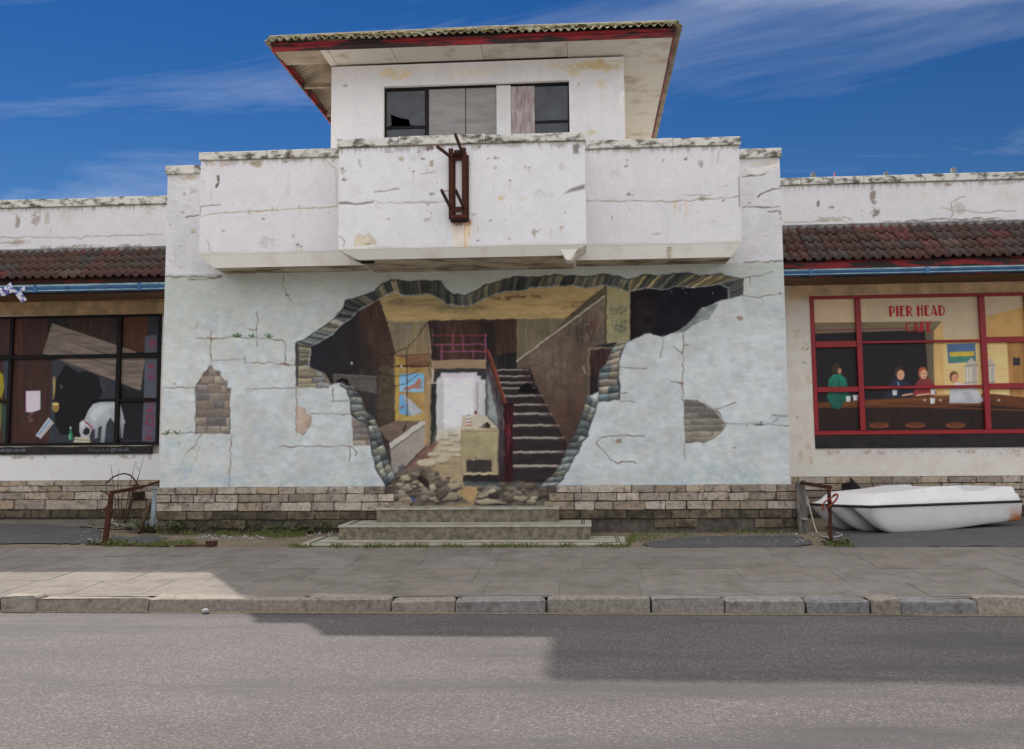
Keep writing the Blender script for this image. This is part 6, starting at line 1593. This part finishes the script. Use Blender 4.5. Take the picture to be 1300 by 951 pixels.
# deck moulding: rising from the gunwale, stepped down at the cockpit
def deck_top(u):
    t = [(0, .10), (.10, .165), (.30, .20), (.46, .245), (.60, .245), (.66, .165), (.80, .165), (.85, .205), (.985, .215), (1, .20)]
    for (a, za), (b, zb1) in zip(t, t[1:]):
        if u <= b: return za + (zb1 - za) * (u - a) / (b - a)
    return t[-1][1]
dm = MB(); vs_ = []; DU, DV = 60, 40
for i in range(DU + 1):
    u = i / DU
    for j in range(DV + 1):
        v = j / DV
        h = deck_top(u)
        ev = min(v, 1 - v); eu = min(u / .10, (1 - u) / .015)
        k = min(ev / .085, 1) * min(eu, 1) if u > .02 else min(ev / .085, 1) * min(u / .10, 1)
        side = smooth(0, 1, min(ev / .085, 1)); z = h * min(side, smooth(0, 1, min(eu, 1)))
        # moulded ledge along the side, as a fold half way up
        if ev < .085: z = h * (.50 * min(ev / .022, 1) + .50 * smooth(.058, .085, ev)) * smooth(0, 1, min(eu, 1))
        # cockpit well
        if .47 < u < .95 and .22 < v < .78: z = -.16
        p = rub(u, v); p = p.copy(); p.z = ZG + .02 + z; vs_.append(p)
dm.add(vs_, [(i * (DV + 1) + j, i * (DV + 1) + j + 1, (i + 1) * (DV + 1) + j + 1, (i + 1) * (DV + 1) + j) for i in range(DU) for j in range(DV)], True)
deck = dm.build('deck', M['gel'], boat)
gel_paint(deck, 2, lambda co: [])
loop = [rub(u, 0) for u in np.linspace(1, 0, 24)] + [rub(0, v) for v in np.linspace(0, 1, 16)] + [rub(u, 1) for u in np.linspace(0, 1, 24)] + [rub(1, v) for v in np.linspace(1, 0, 8)]
MB().tube([p + Vector((0, 0, 0)) for p in loop], .021, 8).build('rubbing_strip', M['black_rubber'], boat)

# black sheeting behind it
ps = thing('plastic_sheet', 'scrap of black sheeting with a pointed top, between the dinghy and the stone plinth', 'sheeting', at(1082, 620, 17.8))
yy = 17.9
V = [at(1068.5, 622, yy), at(1069, 614, yy), at(1079, 612, yy), at(1080, 605, yy), at(1085, 611, yy), at(1093, 619, yy), at(1096, 626, yy), at(1096, 655, yy - .1), at(1066, 655, yy - .1)]
V = [v + Vector((0, rng.rand() * .04, 0)) for v in V]
MB().add(V + [v + Vector((0, .012, 0)) for v in V], [tuple(range(9)), tuple(range(17, 8, -1))] + [(k, k + 9, (k + 1) % 9 + 9, (k + 1) % 9) for k in range(9)]).build('sheet', M['plastic_black'], ps)

# ------------------------------------------------------------------ rusty barrier beside the boat
def on_ground(px, py): return gpt(px, py)
pb = on_ground(1055, 690)
bar_r = thing('post_and_rail', 'thin rusty post railed to a weathered grey timber post by the dinghy bow', 'barrier', pb)
topz = zat(1053, 620, pb.y)
x_ = xat(1053.5, 620, pb.y)
MB().box(pb.x - .024, pb.x + .024, pb.y - .02, pb.y + .02, pb.z - .06, topz).build('post', M['rust'], bar_r, bevel=.004)
tb = on_ground(1021, 676); ztop = zat(1019, 611, tb.y)
tp = MB()
for k, (dx, w_, t_) in enumerate([(-.05, .05, 0), (.0, .045, -.03), (.045, .05, .015)]):
    tp.bar((tb.x + dx, tb.y + .02 * k, tb.z - .05), (tb.x + dx - .03, tb.y + .02 * k, ztop + t_), w_, .06)
tp.build('timber_post', M['timber_grey'], bar_r)
MB().bar((tb.x - .02, tb.y - .03, zat(1020, 613, tb.y)), (pb.x + .03, pb.y + .01, zat(1055, 619, pb.y)), .045, .05).build('rail', M['rust'], bar_r)
MB().tube([(tb.x, tb.y - .05, tb.z + .2 + .02 * k) for k in range(2)] , .05, 6).build('binding', M['rope_white'], bar_r)
# ropes
ro = thing('rope', 'orange and red rope looped round the rusty post at the dinghy bow', 'rope', at(1056, 636, pb.y - .05))
yr = pb.y - .03
def arc(pts): return [at(px, py, yr + (dy if dy is not None else 0)) for px, py, dy in pts]
def spline(P, n=6):
    P = [Vector(p) for p in P]; o = []
    for i in range(len(P) - 1):
        p0, p1, p2, p3 = P[max(i - 1, 0)], P[i], P[i + 1], P[min(i + 2, len(P) - 1)]
        for k in range(n):
            t = k / n; o.append(.5 * ((2 * p1) + (-p0 + p2) * t + (2 * p0 - 5 * p1 + 4 * p2 - p3) * t * t + (-p0 + 3 * p1 - 3 * p2 + p3) * t ** 3))
    return o + [P[-1]]
rp_ = MB()
rp_.tube(spline(arc([(1044, 645, 0), (1045, 640, -.02), (1050, 635, -.04), (1057, 631, -.06), (1062, 628, -.05), (1063, 631, -.02), (1059, 637, -.05), (1054, 642, -.05), (1049, 645, -.02)])), .011, 6)
rp_.tube(spline(arc([(1057, 630, .06), (1060, 627.5, .02), (1063.5, 628, -.04), (1062, 634, -.07), (1057, 639, -.06), (1055, 635, -.05)])), .011, 6)
rp_.tube(spline(arc([(1044, 641, 0), (1043.5, 646, -.01), (1046, 648, 0)])), .013, 6)
rp_.build('coil', M['rope_orange'], ro)
r2 = thing('rope', 'pale grey rope hanging from the weathered post and trailing on the ground below the dinghy', 'rope', on_ground(1040, 683))
g1 = [on_ground(px, py) + Vector((0, 0, .015)) for px, py in [(1040, 680), (1047, 683), (1056, 683.5), (1066, 682), (1069, 680), (1062, 678)]]
MB().tube(spline([at(1024, 630, tb.y - .06), at(1028, 645, tb.y - .1), at(1033, 664, tb.y - .3), at(1037, 676, tb.y - .45)] + g1), .011, 6).build('strand', M['rope_white'], r2)
MB().tube(spline([at(1047, 641, yr - .02), at(1049, 648, yr), at(1053, 656, yr + .03)]), .009, 6).build('strand', M['rope_white'], r2)

# ------------------------------------------------------------------ rusty barrier on the left
p0 = on_ground(133, 688)
bl_ = thing('post_and_rail', 'leaning rusty post railed to a pale blue pole, left of the mural', 'barrier', p0)
q1 = at(139, 648, p0.y + .02); q2 = at(141.5, 626, p0.y + .03)
MB().tube([p0 + Vector((0, 0, -.05)), q1, q2], [.05, .046, .036], 8).build('post', M['rust'], bl_)
MB().bar(q1 - Vector((.05, .02, .02)), q1 + Vector((.05, -.02, .03)), .06, .12).build('clamp', M['rust'], bl_)
p2 = on_ground(193, 674.5); t2 = at(197.5, 621, p2.y)
MB().bar(at(141, 625.5, p0.y + .03), at(180, 618.5, (p0.y + p2.y) / 2 + .3), .05, .05).bar(at(179, 618.5, (p0.y + p2.y) / 2 + .3), at(203, 611.5, p2.y + .05), .025, .03).build('rail', M['rust'], bl_)
MB().tube([at(141, 630, p0.y), at(133, 625, p0.y + .2), at(128, 623, p0.y + .3)], .012, 6).build('wire', M['rust'], bl_)
MB().bar(p2 - Vector((0, 0, .05)), t2, .075, .06).build('pole', M['pale_pole'], bl_, bevel=.006)
MB().box(t2.x - .07, t2.x + .07, t2.y - .05, t2.y + .05, t2.z - .005, t2.z + .05).build('pole_cap', M['pebble'], bl_, bevel=.012)
st = thing('timber_stake', 'dark wet timber stake leaning against the pale blue pole', 'stake', on_ground(176, 677))
MB().bar(on_ground(176, 677), at(192, 637, p2.y + .05), .05, .06).build('stake', M['timber_brown'], st, bevel=.006)
st2 = thing('timber_stake', 'thin broken stake leaning behind the rusty rail against the stone plinth', 'stake', on_ground(158, 664))
MB().bar(on_ground(158, 664), at(169, 632, YW - .12), .045, .045).build('stake', M['timber_brown'], st2, bevel=.005)
hoop = thing('wire_hoop', 'bent rusty wire hoop arching above the rusted rail', 'wire', at(158, 612, 17.5))
MB().tube(spline([at(136, 613, 17.4), at(142, 607, 17.4), at(150, 603, 17.4), at(158, 601.5, 17.4), at(166, 604, 17.4), at(172, 611, 17.4), at(177, 619, 17.4)]), .014, 6).build('hoop', M['twig'], hoop)

# dead stems
def plant(name, label, px, py, stems, mat, group=None, seed=0, h=.9, spread=.22, r0=.008, leaves=0, lmat=None):
    g = on_ground(px, py); t = thing(name, label, 'plant', g, group); r = np.random.RandomState(seed); m = MB(); lf = MB()
    for k in range(stems):
        a = r.rand() * 6.28; L = h * (.5 + .6 * r.rand()); dx, dy = spread * math.cos(a) * r.rand(), spread * .4 * math.sin(a) * r.rand()
        b = g + Vector((dx * .5, dy * .5, -.02))
        P = [b + Vector((dx * q * 1.6 + .02 * r.randn() * q, dy * q, L * q)) for q in (0, .35, .7, 1)]
        m.tube(P, [r0, r0 * .8, r0 * .6, r0 * .3], 5)
        for _ in range(3):
            q = .3 + .6 * r.rand(); s0 = b + Vector((dx * q * 1.6, dy * q, L * q)); s1 = s0 + Vector((r.randn() * .08, r.randn() * .05, .05 + .10 * r.rand())); m.tube([s0, s1], [r0 * .5, r0 * .25], 4)
        for _ in range(leaves):
            q = .05 + .95 * r.rand(); s0 = b + Vector((dx * q * 1.6 + r.randn() * .03, dy * q + r.randn() * .03, L * q)); leaf(lf, s0, r, .04 + .045 * r.rand())
    m.build('stems', mat, t)
    if leaves: lf.build('leaves', lmat, t)
    return t
def leaf(m, p, r, s_):
    a, b = r.rand() * 6.28, r.rand() * .9 - .2
    d = Vector((math.cos(a) * math.cos(b), math.sin(a) * math.cos(b), math.sin(b) + .3)) * s_; n_ = Vector((-math.sin(a), math.cos(a), 0)) * s_ * .38
    m.add([p, p + d * .5 + n_, p + d, p + d * .5 - n_], [(0, 1, 2, 3)])
M['leaf'] = simple('weed_leaf', (0.055, 0.085, 0.022), (0.10, 0.125, 0.04), 15, 0.7, 0.3, 0)
M['leaf_dark'] = simple('dark_weed_leaf', (0.030, 0.042, 0.018), (0.075, 0.068, 0.035), 15, 0.8, 0.2, 0)
plant('dead_plant', 'tall dead stems standing behind the rusted rail by the stone plinth', 152, 664, 7, M['twig'], None, 3, 1.15, .30, .009)
plant('dead_plant', 'sparse dead stalks against the plinth right of the pale blue pole', 292, 672, 4, M['twig'], None, 5, .75, .16, .006)
for (px, py, lab, n, h, sd, lm) in [(232, 675, 'low green weeds at the plinth just right of the pale blue pole', 44, .20, 11, 'leaf'), (300, 674, 'green weeds beneath the sparse dead stalks', 44, .17, 12, 'leaf'), (366, 676, 'bushy green weed clump left of the entrance steps', 34, .20, 13, 'leaf'),
                                 (768, 668, 'dark scrubby weeds just right of the entrance steps', 22, .22, 14, 'leaf_dark'), (832, 672, 'dark dry weed clump against the plinth, second from the steps', 20, .26, 15, 'leaf_dark'), (882, 670, 'dark green weed clump against the plinth, farthest right from the steps', 22, .25, 16, 'leaf_dark')]:
    plant('weed', lab, px, py, n, M['twig'], 'weeds along the foot of the wall', sd, h, .95 if lm == 'leaf' else .5, .004, 15, M[lm])
plant('weed', 'small green tuft at the foot of the thin rusty post by the dinghy', 1064, 691.5, 10, M['twig'], 'weeds along the foot of the wall', 18, .08, .2, .003, 8, M['leaf'])
plant('weed', 'bright green tuft at the foot of the leaning rusty post', 142, 691, 12, M['twig'], 'weeds along the foot of the wall', 19, .07, .3, .003, 8, M['leaf'])

# grass along the joints: too many blades to count
def grass(strips, name, mat, seed, n=600, h=.05):
    r = np.random.RandomState(seed); m = MB()
    for (x0, y0, x1, y1, wdt, dens) in strips:
        for _ in range(int(n * dens)):
            t = r.rand(); px, py = x0 + (x1 - x0) * t, y0 + (y1 - y0) * t + (r.rand() - .5) * wdt
            if math.sin(px * .13 + seed) + math.sin(px * .041) + r.rand() * 1.6 < .2: continue
            g = gpt(px, py); a = r.rand() * 6.28; L = h * (.5 + r.rand()); w_ = .004 + .004 * r.rand()
            dx, dy = math.cos(a) * L * .6, math.sin(a) * L * .6
            m.add([g + Vector((-w_, 0, 0)), g + Vector((w_, 0, 0)), g + Vector((dx, dy, L))], [(0, 1, 2)])
    o = m.build(name, mat); o['kind'] = 'stuff'; return o
M['grass'] = simple('short_grass', (0.075, 0.11, 0.025), (0.14, 0.135, 0.05), 6, 0.8, 0.2, 0)
grass([(366, 694.5, 800, 693.8, 3.5, 3.2), (795, 690, 806, 682, 8, .35), (196, 692, 262, 690, 6, 1.0), (200, 673, 345, 677, 10, 3.6), (345, 680, 388, 677, 7, 1.2), (128, 692, 200, 693, 3, .6), (1050, 692, 1085, 694, 3, .3), (800, 684, 900, 676, 9, .6), (900, 676, 1015, 674, 6, .5), (430, 683.5, 752, 683, 1.2, .5)], 'grass', M['grass'], 21)
# gravel and crumbs of mortar
mg = MB(); r = np.random.RandomState(31)
for (x0, x1, y0, y1, n_, s0) in [(250, 335, 680, 685, 60, .018), (385, 430, 672, 680, 30, .018), (205, 460, 674, 692, 90, .01), (140, 150, 658, 668, 24, .03), (790, 1010, 674, 690, 80, .01), (100, 190, 672, 692, 40, .012), (1040, 1300, 690, 696, 40, .008), (1005, 1040, 672, 690, 30, .014)]:
    for _ in range(n_):
        g = gpt(x0 + (x1 - x0) * r.rand(), y0 + (y1 - y0) * r.rand()); s_ = s0 * (.5 + r.rand())
        P = [g + Vector((s_ * math.cos(a) * (.7 + .6 * r.rand()), s_ * math.sin(a) * (.7 + .6 * r.rand()), .0)) for a in np.linspace(0, 5.03, 5)]; T = [p + Vector((0, 0, s_ * .8)) * (1) + (g - p) * .45 for p in P]
        mg.add(P + T, [(i, (i + 1) % 5, 5 + (i + 1) % 5, 5 + i) for i in range(5)] + [(5, 6, 7, 8, 9)])
go = mg.build('gravel', M['pebble']); go['kind'] = 'stuff'

# litter
def crumple(name, label, g, sx, sy, sz, mat, seed, cat='litter'):
    t = thing(name, label, cat, g); r = np.random.RandomState(seed); bm = bmesh.new(); bmesh.ops.create_icosphere(bm, subdivisions=2, radius=1)
    for v in bm.verts:
        k = .65 + .6 * r.rand(); v.co = Vector((g.x + v.co.x * sx * k, g.y + v.co.y * sy * k, g.z + sz * .9 + v.co.z * sz * k))
    me = bpy.data.meshes.new('scrap'); bm.to_mesh(me); bm.free(); me.materials.append(mat); link('scrap', me, t); return t
crumple('plastic_bag', 'crumpled blue plastic bag at the foot of the pale blue pole', gpt(184, 672), .17, .10, .06, M['litter_blue'], 1)
crumple('plastic_bag', 'crumpled white plastic bag between the pale blue pole and the plinth', gpt(196, 670), .10, .07, .10, M['litter_white'], 2)
crumple('paper_scrap', 'small scrap of yellowish paper lying left of the leaning rusty post', gpt(113, 686), .05, .04, .015, M['torn_paper'], 3)
crumple('paper_scrap', 'pale muddy scrap by the leaning dark stake', gpt(171, 675), .07, .05, .02, M['torn_paper'], 4)
pe = thing('road_pebble', 'lone pale pebble lying on the road against the kerb', 'pebble', (xat(261, 768, 10.3), 10.3, Z_RD))
bm = bmesh.new(); bmesh.ops.create_icosphere(bm, subdivisions=2, radius=1)
for v in bm.verts: v.co = Vector((pe.location.x + v.co.x * .042, 10.3 + v.co.y * .035, Z_RD + .024 + v.co.z * .028))
me = bpy.data.meshes.new('stone'); bm.to_mesh(me); bm.free(); me.materials.append(M['pebble']); link('pebble', me, pe)
stp = thing('steel_strip', 'flat rusty steel strip lying along the pavement edge below the mural', 'scrap metal', gpt(250, 694))
MB().bar(gpt(222, 694.5) + Vector((0, 0, .012)), gpt(274, 693.5) + Vector((0, 0, .015)), .05, .02).build('strip', M['rust'], stp)
MB().bar(gpt(261, 693.2) + Vector((0, 0, .04)), gpt(276, 692.6) + Vector((0, 0, .035)), .06, .06).build('lug', M['rust'], stp)
stq = thing('steel_strip', 'thin rusted strip lying along the pavement edge beside the leaning rusty post', 'scrap metal', gpt(170, 694))
MB().bar(gpt(120, 691) + Vector((0, 0, .01)), gpt(215, 695) + Vector((0, 0, .01)), .03, .015).build('strip', M['rust'], stq)
# torn bunting hanging from the left gutter
bn = thing('bunting', 'torn blue and white printed bunting snagged on the left blue gutter', 'bunting', at(18, 370, YE - .12))
m = MB(); yb_ = YE - .12
def rag(P, seed):
    r = np.random.RandomState(seed); V = [at(px, py, yb_ - .03 * r.rand()) for px, py in P]; c_ = sum(V, Vector()) / len(V) + Vector((0, -.03, 0)); n = len(V)
    B = [v + Vector((0, .006, 0)) for v in V] + [c_ + Vector((0, .006, 0))]
    m.add(V + [c_] + B, [(k, (k + 1) % n, n) for k in range(n)] + [(n + 1 + (k + 1) % n, n + 1 + k, 2 * n + 1) for k in range(n)] + [(k, n + 1 + k, n + 1 + (k + 1) % n, (k + 1) % n) for k in range(n)])
rag([(-12, 364), (4, 366), (14, 358), (17, 366), (19, 370), (14, 372), (4, 376), (-10, 372)], 1)
rag([(18, 366), (22, 371), (31, 363), (32, 368), (27, 371), (34, 381), (27, 384), (21, 376), (17, 370)], 2)
m.build('cloth', M['bunting'], bn)
